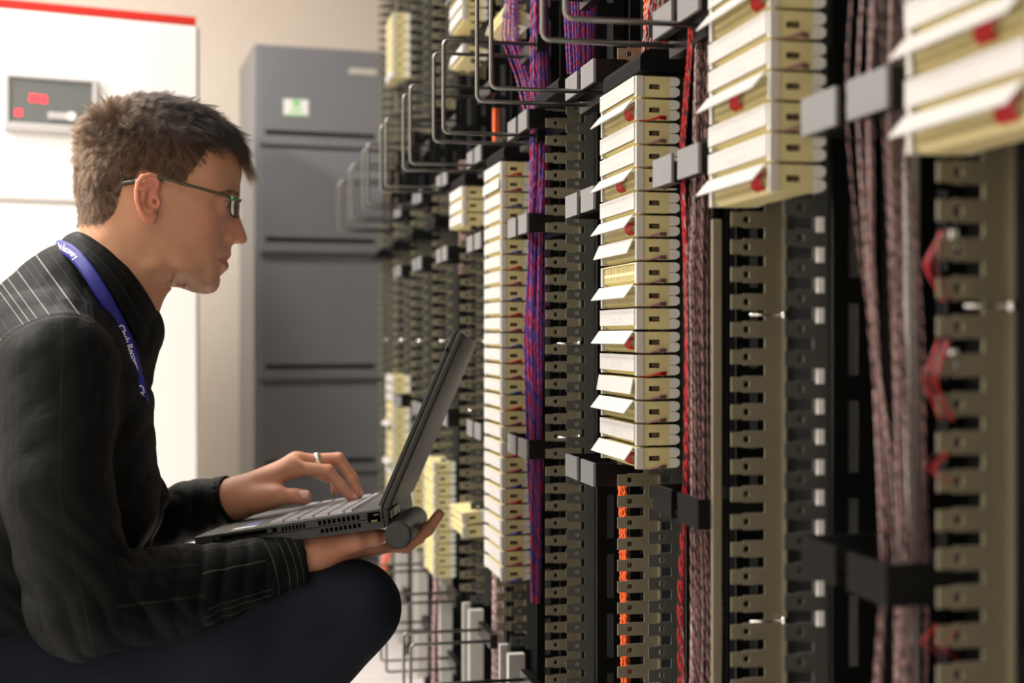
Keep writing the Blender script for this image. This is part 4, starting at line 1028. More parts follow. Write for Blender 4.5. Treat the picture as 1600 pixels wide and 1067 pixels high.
# ------------------------------------------------------------------ shirt
def folds(p):
    out = 0
    for (k, m, a, mm) in FOLDS:
        q = p @ k + mm * np.sin(p @ m) ; out = out + a * (np.abs(np.sin(q)) ** 0.7 - 0.5)
    return out
def vv(*a): return np.array(a, float)
def blob(p, c, r): return np.exp(-((p - c) ** 2).sum(1) / (r * r))
ELm = (EL_R + PP(250, 930, -.2)) / 2
def disp_shirt(p):
    e = blob(p, EL_R + vv(0.03, 0, 0), 0.11); e2 = blob(p, PP(300, 915, -.18), 0.09); a = blob(p, PP(190, 640, -.12), 0.13); sh = blob(p, SH_R, 0.12); tor = blob(p, PP(60, 900, 0), 0.30); fl_ = blob(p, PP(300, 800, .118), 0.09)
    x, y, z = p[:, 0], p[:, 1], p[:, 2]
    w = lambda q: np.abs(np.sin(q)) ** 0.75 - 0.55
    d = 0.0048 * e * w(95 * x + 62 * z + 1.6 * np.sin(30 * z + 20 * y))
    d += 0.0042 * e2 * w(120 * x + 26 * z + 1.4 * np.sin(38 * z + 1))
    d += 0.0030 * a * w(60 * z - 75 * x + 1.5 * np.sin(22 * x + 14 * y))
    d += 0.0010 * sh * w(110 * x + 12 * z)
    d += 0.0040 * tor * w(52 * z + 30 * x + 1.8 * np.sin(16 * x + 9 * z + 12 * y))
    d += 0.0032 * fl_ * w(105 * x - 20 * z + 1.2 * np.sin(30 * z))
    d += 0.0012 * np.sin(38 * x + 20 * y) * np.sin(30 * z + 17 * y + 1)
    return -d
CUFF_R = PP(468, 877, -.098); CR_A = PP(395, 898, -.112); DR = (CUFF_R - CR_A) / np.linalg.norm(CUFF_R - CR_A)
CUFF_L = PP(364, 779, .082); CL_A = PP(300, 797, .118); DL = (CUFF_L - CL_A) / np.linalg.norm(CUFF_L - CL_A)
def cut(c, d, r=0.075): return Prim(lambda p: np.maximum(-((p - c) @ d), np.sqrt(((p - c) ** 2).sum(1)) - r), 0.002, 's')
shirt_pr = torso_prims(0.004, 0.028)
shirt_pr += [cone(PP(118, 455, 0), PP(178, 520, 0), .060, .060, 0.03), cone(PP(196, 560, 0), PP(214, 600, 0), .020, .016, 0.03), cone(PP(205, 700, 0), PP(222, 780, 0), .020, .022, 0.03), cone(PP(228, 780, 0), PP(205, 880, 0), .02, .02, 0.03)]
RSL = [SH_R, PP(88, 760, -.215), EL_R + vv(0, 0, -0.004), PP(280, 926, -.165), CR_A, CUFF_R + DR * 0.01]
LSL = [SH_L, EL_L, CL_A, CUFF_L + DL * 0.01]
shirt_pr += chain(RSL, (.062, .058, .056, .051, .042, .0365), 0.02, 0.008) + chain(LSL, (.060, .054, .038, .0315), 0.02, 0.008)
shirt_pr += [cut(CUFF_R, DR), cut(CUFF_L, DL), cone(CR_A + DR * 0.03, CUFF_R + DR * 0.03, .0300, .0330, 0.002, 's'), cone(CL_A + DL * 0.03, CUFF_L + DL * 0.03, .0265, .0290, 0.002, 's')]
shirt_pr += [cone(PP(215, 375, 0), PP(160, 468, 0), .060, .055, 0.004, 's')]
SV, SF = polygonize(shirt_pr, (-1.15, -0.36, 0.22), (0.30, 0.36, 1.10), SHIRT_H, disp_shirt, pad=0.008)
# fabric coordinates for the woven stripes
def seg_par(p, a, b):
    ba = b - a; h = np.clip(((p - a) @ ba) / (ba @ ba), 0, 1); d = p - a - h[:, None] * ba; return h, np.sqrt((d * d).sum(1))
def stripes(SV):
    SVn = SV.copy(); SVn[:, 1] = -np.abs(SVn[:, 1]); q = side_px(SVn)
    st = np.zeros(len(SV)); sw = np.zeros(len(SV))
    segs = [(RSL[i], RSL[i + 1]) for i in range(5)] + [(LSL[i], LSL[i + 1]) for i in range(3)]
    D = []; 
    for a, b in segs: D.append(seg_par(SV, a, b)[1])
    tor = [(PP(60, 560, 0), PP(95, 640, 0)), (PP(95, 640, 0), PP(75, 760, 0)), (PP(75, 760, 0), PP(-10, 900, 0)), (PP(-10, 900, 0), PP(-100, 1030, 0))]
    dt = np.min([seg_par(SV, a, b)[1] for a, b in tor], 0) - 0.085
    D = np.array(D); k = D.argmin(0); dm = D.min(0)
    # torso
    st[:] = SV[:, 0] * 0.9 + SV[:, 1] * 0.35 + 0.3; sw[:] = 0.07
    for j, (a, b) in enumerate(segs):
        m = (k == j) & (dm - 0.022 < dt)
        ax = (b - a) / np.linalg.norm(b - a); ref = np.cross(ax, vv(0, 1, 0)); ref /= np.linalg.norm(ref); o2 = np.cross(ax, ref)
        d = SV[m] - a; an = np.arctan2(d @ o2, d @ ref)
        st[m] = an * 0.045 + (0.118 if j in (3, 4) else 0.1); sw[m] = 0.30 if j in (3,) else (0.045 if j in (0, 1) else 0.10)
    for c, dd, w_ in ((CUFF_R, DR, 0.32), (CUFF_L, DL, 0.10)):
        t = -((SV - c) @ dd); m = (np.linalg.norm(SV - c, axis=1) < 0.085) & (t < 0.052)
        st[m] = t[m] - 0.009 + 0.1; sw[m] = w_
    yk = inpoly(q, [(-200, 330), (96, 330), (139, 470), (143, 500), (120, 491), (95, 490), (70, 494), (40, 506), (12, 524), (-30, 560), (-200, 640)])
    cc = (q[:, 0] * .81 - q[:, 1] * .59 + 271) / 1235.0
    st[yk] = cc[yk] + 0.1; sw[yk] = 1.6
    seam = [(-30, 560), (12, 524), (40, 506), (70, 494), (95, 490), (120, 491), (143, 500), (137, 475)]
    ds = np.full(len(SV), 1e3)
    for i in range(len(seam) - 1):
        a = np.array(seam[i], float); b = np.array(seam[i + 1], float); ba = b - a
        h = np.clip(((q - a) @ ba) / (ba @ ba), 0, 1); ds = np.minimum(ds, np.linalg.norm(q - a - h[:, None] * ba, axis=1))
    return st, sw, ds * PX
st, sw, seam_d = stripes(SV)
SN = None
# press the seam in
def shirt_mat():
    m = mat('striped_shirt_cotton', (0.0032, 0.0042, 0.0042), 0.62, spec=0.16)
    nt = m.node_tree; b = nt.nodes['Principled BSDF']; L = nt.links
    
    A = lambda n_: (lambda a: (setattr(a, 'attribute_name', n_), a)[1])(nt.nodes.new('ShaderNodeAttribute'))
    s = A('st'); w = A('sw'); sd = A('seam')
    def math_(op, a=None, b_=None, c=None):
        n = nt.nodes.new('ShaderNodeMath'); n.operation = op
        for i, x in enumerate((a, b_, c)):
            if x is None: continue
            if isinstance(x, (int, float)): n.inputs[i].default_value = x
            else: L.new(x, n.inputs[i])
        return n.outputs[0]
    x = math_('FLOORED_MODULO', s.outputs['Fac'], 0.1)
    acc = None
    for off, hw, k in ((0.0012, .0006, .9), (0.0095, .0006, 1.), (0.0195, .0006, 1.), (0.035, .0007, 1.), (0.047, .0004, .25), (0.056, .0004, .25), (0.066, .0008, 1.2), (0.082, .0004, .2)):
        c = math_('MULTIPLY', math_('COMPARE', x, off, hw), k); acc = c if acc is None else math_('ADD', acc, c)
    acc = math_('MULTIPLY', acc, w.outputs['Fac'])
    mx = nt.nodes.new('ShaderNodeMix'); mx.data_type = 'RGBA'; mx.clamp_factor = False
    mx.inputs[6].default_value = (0.0032, 0.0042, 0.0042, 1); mx.inputs[7].default_value = (0.14, 0.14, 0.135, 1)
    L.new(acc, mx.inputs[0])
    # stitched seam: thin dark gap
    m2 = nt.nodes.new('ShaderNodeMix'); m2.data_type = 'RGBA'; L.new(math_('LESS_THAN', sd.outputs['Fac'], 0.0011), m2.inputs[0]); L.new(mx.outputs[2], m2.inputs[6]); m2.inputs[7].default_value = (0.001, 0.001, 0.001, 1)
    m3 = nt.nodes.new('ShaderNodeMix'); m3.data_type = 'RGBA'; L.new(math_('MULTIPLY', math_('COMPARE', sd.outputs['Fac'], 0.0030, 0.0005), 0.35), m3.inputs[0]); L.new(m2.outputs[2], m3.inputs[6]); m3.inputs[7].default_value = (0.09, 0.09, 0.09, 1)
    L.new(m3.outputs[2], b.inputs['Base Color'])
    tc = nt.nodes.new('ShaderNodeTexCoord'); n1 = nt.nodes.new('ShaderNodeTexNoise'); n1.inputs['Scale'].default_value = 14; n1.inputs['Detail'].default_value = 3; n1.inputs['Distortion'].default_value = 0.5; L.new(tc.outputs['Object'], n1.inputs['Vector'])
    n2 = nt.nodes.new('ShaderNodeTexNoise'); n2.inputs['Scale'].default_value = 1500; L.new(tc.outputs['Object'], n2.inputs['Vector'])
    h = math_('ADD', math_('MULTIPLY', n1.outputs['Fac'], 4.0), math_('MULTIPLY', n2.outputs['Fac'], 0.12))
    bp = nt.nodes.new('ShaderNodeBump'); bp.inputs['Strength'].default_value = 0.5; bp.inputs['Distance'].default_value = 0.003; L.new(h, bp.inputs['Height']); L.new(bp.outputs[0], b.inputs['Normal'])
    return m
M['shirt'] = shirt_mat()
shirt = np_mesh('shirt', SV, SF, M['shirt'], pos, attrs={'st': st, 'sw': sw, 'seam': seam_d})
shirt['label'] = 'black cotton shirt with thin grey stripes'

# collar
def spl(pts, n):
    pts = np.array(pts, float); m = len(pts); P_ = np.vstack([2 * pts[0] - pts[1], pts, 2 * pts[-1] - pts[-2]]); out = []
    for u in np.linspace(0, m - 1, n):
        i = min(int(u), m - 2); t = u - i; p0, p1, p2, p3 = P_[i], P_[i + 1], P_[i + 2], P_[i + 3]
        out.append(0.5 * ((2 * p1) + (-p0 + p2) * t + (2 * p0 - 5 * p1 + 4 * p2 - p3) * t * t + (-p0 + 3 * p1 - 3 * p2 + p3) * t ** 3))
    return np.array(out)
top_px = [(121,361,0),(130,364,-.028),(149,373,-.048),(175,391.5,-.060),(201,418,-.062),(219,441,-.056),(238,470,-.036),(252,500,-.009)]
out_px = [(93,388,0),(104,389,-.036),(124,400,-.060),(148,424,-.078),(172,458,-.084),(192,494,-.078),(213,532,-.058),(232,556,-.022)]
def half(pxs):
    near = spl([PP(*q) for q in pxs], 26); farh = near.copy(); farh[:, 1] *= -1
    return np.vstack([farh[::-1][:-1], near])
TL, OL = half(top_px), half(out_px)
ctrn = np.array([PP(185, 420, 0)] * len(TL))
IN_ = TL + (ctrn - TL) * 0.04; IN_[:, 2] -= 0.022; IN_[:, 0] -= 0.010
rows_ = [IN_, TL - (TL - ctrn) * 0.02 + vv(0, 0, -0.002), TL]
for tt in (0.2, 0.45, 0.7, 1.0):
    mid_ = TL * (1 - tt) + OL * tt; outw = mid_ - (ctrn * (1 - tt) + (ctrn + vv(-0.02, 0, -0.03)) * tt); outw /= np.linalg.norm(outw, axis=1)[:, None]
    rows_.append(mid_ + outw * 0.006 * math.sin(PI * min(tt, 1.0) * 0.8))
rows_ = np.array(rows_); nr_, nc_ = rows_.shape[:2]
CV = rows_.reshape(-1, 3); CF = np.array([[i * nc_ + j, i * nc_ + j + 1, (i + 1) * nc_ + j + 1, (i + 1) * nc_ + j] for i in range(nr_ - 1) for j in range(nc_ - 1)])
cs = np.repeat(np.array([0.3, 0.2, 0.1, 0.1 + .0, 0.1 + .090, 0.1 + .083, 0.1 + .072])[:, None], nc_, 1).ravel()
rowt = np.repeat(np.arange(nr_)[:, None], nc_, 1).ravel()
collar = np_mesh('collar', CV, CF, M['shirt'], pos, attrs={'st': np.where(rowt < 3, .09, .0 + (rowt - 3) * 0.0125 + 0.015), 'sw': np.full(len(CV), 0.16), 'seam': np.full(len(CV), 1.0)})
so = collar.modifiers.new('cloth', 'SOLIDIFY'); so.thickness = 0.0022; so.offset = 0
ss = collar.modifiers.new('smooth', 'SUBSURF'); ss.levels = 1; ss.render_levels = 1
M['button'] = mat('black_button', (0.015, 0.015, 0.017), 0.25)
bt = MB(); bt.tube([(0, 0.0016, 0), (0, -0.0016, 0)], 0.0052, 18); bt.tube([(0, -0.0014, 0), (0, -0.0022, 0)], [0.0044, 0.0030], 16)
o = bt.build('button', M['button'], pos, smooth=False); q = PP(242, 523, -.030); o.location = q; o.rotation_euler = (0.2, 0, 0.45)

# ------------------------------------------------------------------ jeans, shoes
jp = [cone(HIP[0], HIP[1], .125, .125, 0.06), cone(PP(-60, 1000, 0), PP(-95, 1065, 0), .12, .13, 0.05)]
jp += chain([HIP[0], PP(330, 990, -.080), KNEE_R], (.112, .084, .0570), 0.05, 0.03)
jp += [cone(KNEE_R + vv(0.004, 0, -0.004), ANK_R, .0535, .050, 0.02), cone(KNEE_R + vv(-0.06, 0, -0.03), ANK_R + vv(0.02, 0, 0.08), .050, .054, 0.03)]
jp += chain([HIP[1], KNEE_L, ANK_L], (.110, .062, .048), 0.05, 0.03)
jp += [cut(ANK_R + vv(0, 0, -0.03), (ANK_R - KNEE_R) / np.linalg.norm(ANK_R - KNEE_R), 0.09), cut(ANK_L + vv(-0.02, 0, -0.02), (ANK_L - KNEE_L) / np.linalg.norm(ANK_L - KNEE_L), 0.09)]
def disp_j(p):
    k = blob(p, KNEE_R + vv(-0.09, 0, -0.05), 0.10); x, y, z = p[:, 0], p[:, 1], p[:, 2]
    return -(0.004 * k * (np.abs(np.sin(85 * z - 40 * x + np.sin(25 * y))) - 0.5) + 0.0012 * np.sin(40 * x + 15 * z) * np.sin(33 * z + 20 * y))
JV, JF = polygonize(jp, (-1.2, -0.36, 0.03), (0.32, 0.36, 0.85), 0.0045, disp_j, pad=0.006)
M['denim'] = mat('dark_denim', (0.006, 0.0105, 0.019), 0.8, bump=0.35, bscale=900, vary=0.35, vscale=25, spec=0.3)
jeans = np_mesh('jeans', JV, JF, M['denim'], pos); jeans['label'] = 'dark blue denim jeans'
M['shoe'] = mat('dark_leather', (0.02, 0.018, 0.016), 0.4); M['sole'] = mat('rubber_sole', (0.05, 0.05, 0.05), 0.7)
for an, l in ((ANK_R, -0.09), (ANK_L, 0.12)):
    toe = vv(an[0] + 0.15, l, 0.035); ball = vv(an[0] + 0.09, l, 0.042); heel = vv(an[0] - 0.05, l, max(an[2] - 0.085, 0.04))
    SP = [cone(heel, ball, .036, .042, 0.02), cone(ball, toe, .042, .030, 0.02), cone(an + vv(-0.01, 0, -0.02), ball, .042, .040, 0.03), Prim(lambda p: -(0.012 - p[:, 2]), 0.004, 's') if False else cone(toe, ball, .030, .04, 0.02)]
    v_, f_2 = polygonize(SP, (an[0] - 0.14, l - 0.08, -0.02), (an[0] + 0.24, l + 0.08, an[2] + 0.08), 0.005)
    v_[:, 2] = np.maximum(v_[:, 2], 0.012)
    sh = np_mesh('shoe', v_, f_2, M['shoe'], pos)
    sl = MB(); pl = [(ball[0] - 0.05, -0.035), (toe[0] - 0.01, -0.034), (toe[0] + 0.022, -0.018), (toe[0] + 0.028, 0), (toe[0] + 0.022, 0.018), (toe[0] - 0.01, 0.034), (ball[0] - 0.05, 0.035)]
    n = len(pl); sl.add([(x, l + y, 0.0) for x, y in pl] + [(x, l + y, 0.014) for x, y in pl], [tuple(range(n)), tuple(range(2 * n - 1, n - 1, -1))] + [(i, (i + 1) % n, (i + 1) % n + n, i + n) for i in range(n)])
    sl.build('sole', M['sole'], sh)

# ------------------------------------------------------------------ lanyard
PR = Matrix.Rotation(PA, 4, 'Z'); PM = Matrix.Translation(Vector((-L0 * PST, L0 * PCT, 0))) @ PR
def ploc(name, label, cat): return thing(name, label, cat, (-L0 * PST, L0 * PCT, 0), PA)
lan_near = [(89,386,0),(99,387,-.034),(116,397,-.064),(138,423,-.085),(163,464,-.093),(187,511,-.086),(205,556,-.090),(215,600,-.114),(225,640,-.106),(236,720,-.050),(240,800,-.018)]
LNp = spl([PP(*q) for q in lan_near], 90); LFp = LNp.copy(); LFp[:, 1] *= -1
LP_ = np.vstack([LFp[::-1][:-1], LNp])
cum = np.r_[0, np.cumsum(np.linalg.norm(np.diff(LP_, axis=0), axis=1))]; mid_s = cum[len(LFp) - 1]
def lan_frame(s):
    c = np.stack([np.interp(s, cum, LP_[:, j]) for j in range(3)], -1)
    a = np.stack([np.interp(s + 0.004, cum, LP_[:, j]) for j in range(3)], -1) - np.stack([np.interp(s - 0.004, cum, LP_[:, j]) for j in range(3)], -1)
    t = a / (np.linalg.norm(a, axis=-1, keepdims=True) + 1e-9)
    # outward: away from the neck axis line
    ax0, ax1 = PP(190, 400, 0), PP(110, 640, 0); ba = ax1 - ax0
    h = np.clip(((c - ax0) @ ba) / (ba @ ba), 0, 1.0); o = c - (ax0 + h[..., None] * ba)
    o -= t * (o * t).sum(-1, keepdims=True); o /= np.linalg.norm(o, axis=-1, keepdims=True)
    return c, t, o, np.cross(o, t)
M['lanyard'] = mat('blue_woven_ribbon', (0.011, 0.014, 0.24), 0.42, bump=0.3, bscale=1600, spec=0.5)
M['print'] = mat('white_ribbon_print', (0.72, 0.68, 0.80), 0.5)
lan = ploc('lanyard', 'blue ribbon lanyard with white lettering around the man\'s collar', 'lanyard')
ss_ = np.linspace(0, cum[-1], 240); c, t_, o_, w_ = lan_frame(ss_); hw = 0.0080
rows_ = np.stack([c + w_ * hw * x + o_ * (0.0022 + zz_) for x, zz_ in ((-1, 0), (-0.5, 0.0004), (0.5, 0.0004), (1, 0))], 1)
LV = rows_.reshape(-1, 3); LF = np.array([[i * 4 + j, i * 4 + j + 1, (i + 1) * 4 + j + 1, (i + 1) * 4 + j] for i in range(239) for j in range(3)])
o = np_mesh('ribbon', LV, LF, M['lanyard'], lan); s2 = o.modifiers.new('t', 'SOLIDIFY'); s2.thickness = 0.0012; s2.offset = 0
def text_mesh(txt, size):
    cu = bpy.data.curves.new('text', 'FONT'); cu.body = txt; cu.size = size; cu.resolution_u = 3; cu.offset = size * 0.018; cu.space_character = 0.92
    ob = bpy.data.objects.new('text', cu); COL.objects.link(ob); bpy.context.view_layer.update()
    me = bpy.data.meshes.new_from_object(ob.evaluated_get(bpy.context.evaluated_depsgraph_get())); bpy.data.objects.remove(ob, do_unlink=True)
    bm = bmesh.new(); bm.from_mesh(me); bmesh.ops.subdivide_edges(bm, edges=[e for e in bm.edges if e.calc_length() > size * 0.2], cuts=2, use_grid_fill=False); bmesh.ops.triangulate(bm, faces=bm.faces); bm.to_mesh(me); bm.free()
    return me
def arc_at(px, py):
    d = [np.hypot(*(side_px(LNp[i:i + 1])[0] - (px, py))) for i in range(len(LNp))]; return mid_s + (cum[len(LFp) - 1 + int(np.argmin(d))] - mid_s)
for k, (s_start, s_end) in enumerate(((None, arc_at(124, 404)), (arc_at(187, 510), None), (arc_at(221, 603), None))):
    me = text_mesh('Clash Recovery', 0.0112)
    co = np.zeros(len(me.vertices) * 3, np.float32); me.vertices.foreach_get('co', co); co = co.reshape(-1, 3).astype(float)
    x0 = co[:, 0].min(); W_ = co[:, 0].max() - x0
    sA = s_start if s_start is not None else s_end - W_
    c, t_, o_, w_ = lan_frame(sA + co[:, 0] - x0)
    q = c + w_ * (co[:, 1] - 0.0033)[:, None] * -1 * -1 + o_ * 0.0036
    me.vertices.foreach_set('co', q.astype(np.float32).ravel()); me.update(); me.materials.append(M['print'])
    ob = bpy.data.objects.new('lettering', me); COL.objects.link(ob); ob.parent = lan

# ------------------------------------------------------------------ eyeglasses
gl = ploc('eyeglasses', 'thin dark green rimmed eyeglasses on the man\'s face', 'eyeglasses')
M['frame'] = mat('dark_green_acetate', (0.050, 0.048, 0.018), 0.25, coat=0.5); M['green_hinge'] = mat('green_metal_hinge', (0.05, 0.30, 0.10), 0.25, metal=0.4)
M['lens'] = mat('lens_glass', (0.62, 0.66, 0.64), 0.0, trans=1.0, ior=1.3)
for sd in (1, -1):
    S_ = (lambda q: Vector(q)) if sd > 0 else (lambda q: Vector(sym(q)))
    b = MB(); pts = spl([PP(191, 286, -.0765), PP(205, 284.5, -.079), PP(226, 279, -.082), PP(250, 277.2, -.0815), PP(291, 288.5, -.0775), PP(330, 299, -.0715), PP(363, 309.5, -.0655)], 30)
    b.tube([S_(p) for p in pts], [0.0028 if i < 8 else 0.0021 for i in range(30)], 8); b.build('temple_arm', M['frame'], gl, smooth=True)
    b = MB(); b.tube([S_(PP(360.5, 309, -.0655)), S_(PP(364.5, 310, -.0650)), S_(PP(367.5, 311, -.0620))], 0.0027, 10); b.build('hinge', M['green_hinge'], gl, smooth=True)
    front = lambda u_: (lambda l: (360.5 + 14.5 * math.sin(min(1, (0.066 + l) / 0.066) * PI / 2), l))(-0.064 + 0.056 * u_)   # px and lateral along the lens
    n = 20; pv = []
    for i in range(n + 1):
        for j in range(9):
            u_ = i / n; w2 = j / 8
            px_, l_ = front(u_); ht = 29 * (1 - abs(2 * u_ - 1) ** 5 * 0.45); tp = 310.5 + 2 * u_
            pv.append(PP(px_ - 1.5 * w2, tp + ht * w2, l_))
    fs = np.array([[i * 9 + j, i * 9 + j + 1, (i + 1) * 9 + j + 1, (i + 1) * 9 + j] for i in range(n) for j in range(8)])
    pv = np.array(pv)
    if sd < 0: pv[:, 1] *= -1
    o = np_mesh('lens', pv, fs, M['lens'], gl); s2 = o.modifiers.new('t', 'SOLIDIFY'); s2.thickness = 0.0012
    b = MB(); b.tube([Vector(pv[i * 9]) for i in range(n + 1)], 0.00150, 8); b.build('upper_rim', M['frame'], gl, smooth=True)
    b = MB(); lowp = [Vector(pv[j]) for j in range(9)] + [Vector(pv[i * 9 + 8]) for i in range(1, n + 1)] + [Vector(pv[n * 9 + j]) for j in range(7, -1, -1)]
    b.tube(lowp, 0.0006, 6); b.build('lower_rim', M['frame'], gl, smooth=True)
    b = MB(); b.tube([S_(PP(374.5, 318, -.009)), S_(PP(371, 321, -.0085)), S_(PP(370, 326, -.0095))], 0.0009, 6); b.build('nose_pad', M['clip'], gl, smooth=True)
b = MB(); b.tube([Vector(PP(375, 314, -.0085)), Vector(PP(376.2, 312, 0)), Vector(sym(PP(375, 314, -.0085)))], 0.0015, 8); b.build('bridge', M['frame'], gl, smooth=True)

# ------------------------------------------------------------------ ring
rg = ploc('finger_ring', 'wide silver ring on the typing hand\'s middle finger', 'ring')
a_, b_ = Vector(MID_L[0]), Vector(MID_L[1]); dr_ = (b_ - a_).normalized(); cc_ = a_ + (b_ - a_) * 0.50
u_ = dr_.cross(Vector((0, 0, 1))).normalized(); v_ = dr_.cross(u_); b = MB(); n = 28; prof = [(-.0042, 0), (-.0030, .0013), (0, .0017), (.0030, .0013), (.0042, 0), (0, -.0006)]
vs = []; fs = []
for i in range(n):
    a = 2 * PI * i / n
    for x, h in prof: vs.append(cc_ + dr_ * x + (u_ * math.cos(a) + v_ * math.sin(a)) * (0.0096 + h))
for i in range(n):
    for j in range(6): fs.append((i * 6 + j, i * 6 + (j + 1) % 6, ((i + 1) % n) * 6 + (j + 1) % 6, ((i + 1) % n) * 6 + j))
b.add(vs, fs); M['silver'] = mat('polished_silver', (0.88, 0.87, 0.84), 0.16, metal=1.0); b.build('band', M['silver'], rg, smooth=True)

# ------------------------------------------------------------------ laptop
lap = bpy.data.objects.new('laptop', None); COL.objects.link(lap)
tag(lap, 'open dark grey laptop with cylindrical rear battery held by the man', 'laptop')
N0 = P(598, 794, 1.605)
W_ax = Vector((math.sin(math.radians(1.5)), math.cos(math.radians(1.5)), -0.042)).normalized()
G_ = Vector((math.cos(math.radians(1.5)), -math.sin(math.radians(1.5)), 0)); tl = math.radians(8.8)
G_ax = (G_ * math.cos(tl) + Vector((0, 0, 1)) * math.sin(tl)); G_ax = (G_ax - W_ax * G_ax.dot(W_ax)).normalized(); U_ax = G_ax.cross(W_ax).normalized()
lap.matrix_world = Matrix(((G_ax.x, W_ax.x, U_ax.x, N0.x), (G_ax.y, W_ax.y, U_ax.y, N0.y), (G_ax.z, W_ax.z, U_ax.z, N0.z), (0, 0, 0, 1)))
M['lap'] = mat('charcoal_plastic', (0.026, 0.029, 0.028), 0.42, bump=0.05, bscale=1200); M['lap_top'] = mat('palm_rest_plastic', (0.10, 0.097, 0.088), 0.45, bump=0.05, bscale=1500)
M['lid'] = mat('lid_rubber_paint', (0.022, 0.022, 0.019), 0.45); M['key'] = mat('keycap', (0.42, 0.42, 0.43), 0.33); M['port'] = mat('port_black', (0.001, 0.001, 0.001), 0.9, spec=0.05)
M['gold'] = mat('gold_contact', (0.20, 0.16, 0.08), 0.4, metal=0.8); M['sticker_blue'] = mat('blue_sticker', (0.16, 0.26, 0.62), 0.35); M['screen'] = mat('screen_off', (0.02, 0.022, 0.025), 0.15)
LW, LD, LT = 0.295, 0.229, 0.0240
b = MB(); b.box(-LD, -0.001, 0, LW, -0.0105, -0.0002); b.build('base_top', M['lap'], lap, bevel=0.0012)
b = MB(); b.prism([(-LD + 0.004, -0.0108), (-0.001, -0.0108), (-0.001, -LT), (-0.02, -LT), (-LD + 0.012, -0.0195)], 0.0012, LW - 0.0012); b.build('base_bottom', M['lap'], lap, bevel=0.001)
b = MB(); b.box(-LD + 0.003, -0.004, 0.003, LW - 0.003, -0.0006, 0.0004); b.build('palm_rest', M['lap_top'], lap)
b = MB(); b.box(-LD + 0.022, -LD + 0.066, 0.12, 0.19, 0.0003, 0.0010); b.build('touchpad', M['lap'], lap, bevel=0.0006)
kb = MB(); x = -0.140; nrow = 6
kr = [(11, [1.6] + [1] * 2 + [5.0] + [1] * 3), ]
for r_ in range(6):
    dep = 0.0178 if r_ < 5 else 0.0105; n = [8, 12, 13, 14, 14, 15][r_]
    ws = {0: [1.4, 1, 1, 5.2, 1, 1, 1.4, 1.4], 1: [2.3] + [1] * 10 + [2.1], 2: [1.8] + [1] * 11 + [1.7]}.get(r_, [1.3] + [1] * (n - 2) + [1.4])
    tot = sum(ws); y = 0.008; span = LW - 0.016
    for w2 in ws:
        yw = span * w2 / tot
        kb.add([(x + .0007, y + .0008, .0006), (x + dep - .0007, y + .0008, .0006), (x + dep - .0007, y + yw - .0008, .0006), (x + .0007, y + yw - .0008, .0006),
                (x + .0022, y + .0022, .0036), (x + dep - .0018, y + .0022, .0036), (x + dep - .0018, y + yw - .0022, .0036), (x + .0022, y + yw - .0022, .0036)], [(0, 3, 2, 1), (4, 5, 6, 7), (0, 1, 5, 4), (1, 2, 6, 5), (2, 3, 7, 6), (3, 0, 4, 7)])
        y += yw
    x += dep + 0.0006
kb.build('keyboard', M['key'], lap)
s1 = MB().box(-0.186, -0.158, 0.010, 0.036, 0.0004, 0.0009).build('white_sticker', M['paper'], lap); s1['label'] = 'white sticker'
s1 = MB().box(-0.180, -0.160, 0.046, 0.082, 0.0004, 0.0009).build('blue_sticker', M['sticker_blue'], lap); s1['label'] = 'blue sticker'
# side: card slot, vents, ports
v1 = MB(); v1.box(-LD + 0.022, -LD + 0.100, -0.0006, 0.0005, -0.0088, -0.0035); v1.build('card_slot', M['port'], lap)
v1 = MB(); v1.box(-LD + 0.024, -LD + 0.031, -0.001, 0.0002, -0.0078, -0.0046); v1.box(-LD + 0.088, -LD + 0.094, -0.001, 0.0002, -0.0080, -0.0042); v1.build('slot_button', M['lap'], lap)
v1 = MB()
for k in range(7): v1.box(-LD + 0.1055 + k * 0.0043, -LD + 0.1080 + k * 0.0043, -0.0006, 0.0005, -0.0092, -0.0040)
for k in range(9): v1.box(-0.0790 + k * 0.0058, -0.0755 + k * 0.0058, -0.0006, 0.0005, -0.0088, -0.0035); 
v1.build('side_vent', M['port'], lap); v1 = MB()
for k in range(9): v1.box(-0.0775 + k * 0.0056, -0.0740 + k * 0.0056, 0.0006, 0.0018, -0.0185, -0.0135)
v1.build('side_vent', M['port'], lap)
v1 = MB(); v1.box(-0.0195, -0.0045, -0.0008, 0.0005, -0.0150, -0.0030); v1.build('side_port', M['port'], lap)
v1 = MB(); v1.box(-0.0160, -0.0085, -0.0014, -0.0006, -0.0145, -0.0122); v1.box(-0.0120, -0.0060, -0.0013, -0.0006, -0.0070, -0.0055); v1.build('port_contact', M['gold'], lap)
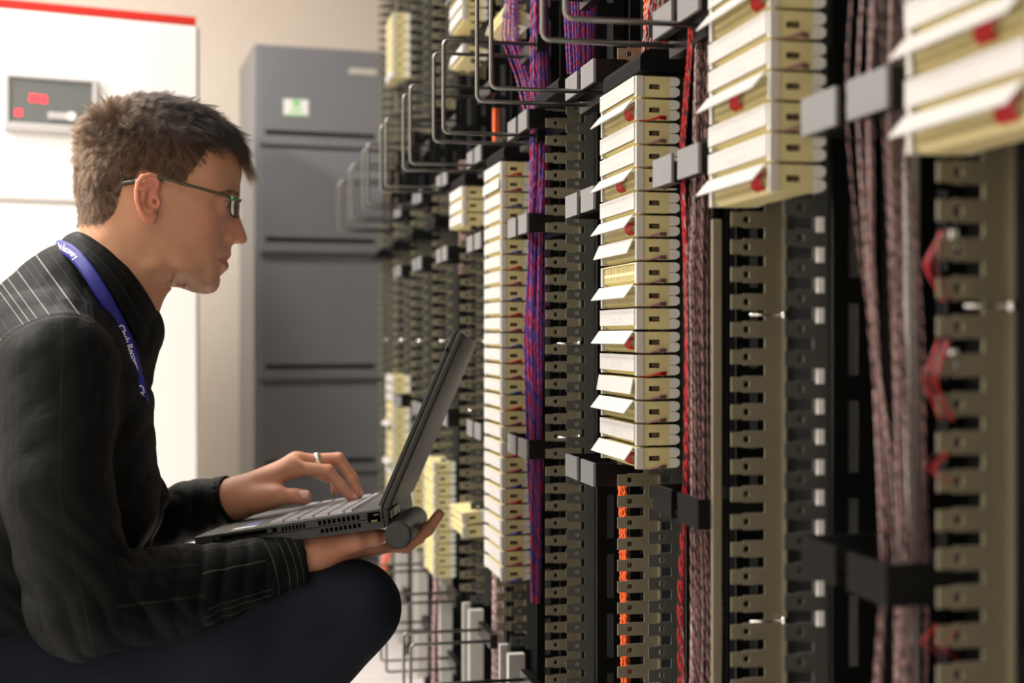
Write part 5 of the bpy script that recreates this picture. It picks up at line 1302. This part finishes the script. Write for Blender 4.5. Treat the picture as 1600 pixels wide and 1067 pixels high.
# rear face with the connectors
v1 = MB(); v1.box(-0.002, 0.0035, 0.004, LW - 0.004, -LT + 0.001, 0.0015); v1.build('rear_panel', M['lap'], lap, bevel=0.0012)
v1 = MB(); v1.box(0.0030, 0.0042, 0.018, 0.120, -LT + 0.006, -0.0020); v1.build('rear_port_recess', M['port'], lap)
v1 = MB()
for y0, y1 in ((0.024, 0.036), (0.046, 0.052), (0.058, 0.066), (0.080, 0.096)): v1.box(0.0040, 0.0056, y0, y1, -LT + 0.009, -0.0055)
v1.build('rear_port', M['gold'], lap)
v1 = MB()
for y0, y1 in ((0.068, 0.074), (0.100, 0.112)): v1.box(0.0040, 0.0060, y0, y1, -LT + 0.009, -0.0050)
v1.build('rear_port', M['chrome'], lap)
# battery cylinder
bx, bz = 0.0135, -0.0345
b = MB(); b.tube([(bx, -0.002, bz), (bx, 0.0005, bz), (bx, 0.210, bz), (bx, 0.212, bz)], [0.0150, 0.0165, 0.0165, 0.0150], 40); b.build('battery', M['lap'], lap, smooth=False)
b = MB(); b.tube([(bx, -0.0032, bz), (bx, -0.0018, bz)], [0.0138, 0.0142], 40); b.build('battery_cap', M['lap'], lap)
b = MB(); b.box(0.001, 0.014, 0.02, 0.20, -LT - 0.006, -LT + 0.004); b.build('battery_mount', M['lap'], lap)
for y0 in (0.03, LW - 0.06):
    b = MB(); b.tube([(-0.002, y0, 0.004), (-0.002, y0 + 0.03, 0.004)], 0.005, 14); b.build('hinge', M['lap'], lap, smooth=True)
# lid
Lh = 0.229
lean = math.radians(90 - 23) - tl       # angle of the lid above the base plane
dx, dz = math.cos(lean), math.sin(lean)
LM = Matrix(((dx, 0, -dz, -0.0045), (0, 1, 0, 0), (dz, 0, dx, 0.0035), (0, 0, 0, 1)))
def lid(x0, x1, y0, y1, t0, t1): return MB().box(x0, x1, y0, y1, t0, t1, M=LM)
ld = lid(0, Lh, 0.0, LW, -0.0135, -0.0045).build('lid', M['lid'], lap, bevel=0.003)
lid(0, Lh, 0.0005, LW - 0.0005, -0.0045, 0.0005).build('screen_bezel', M['lap'], lap, bevel=0.0012)
lid(0.016, Lh - 0.014, 0.018, LW - 0.018, 0.0004, 0.0008).build('screen', M['screen'], lap)
lid(Lh - 0.028, Lh - 0.022, -0.0004, 0.001, -0.003, -0.001).build('lid_latch', M['port'], lap)
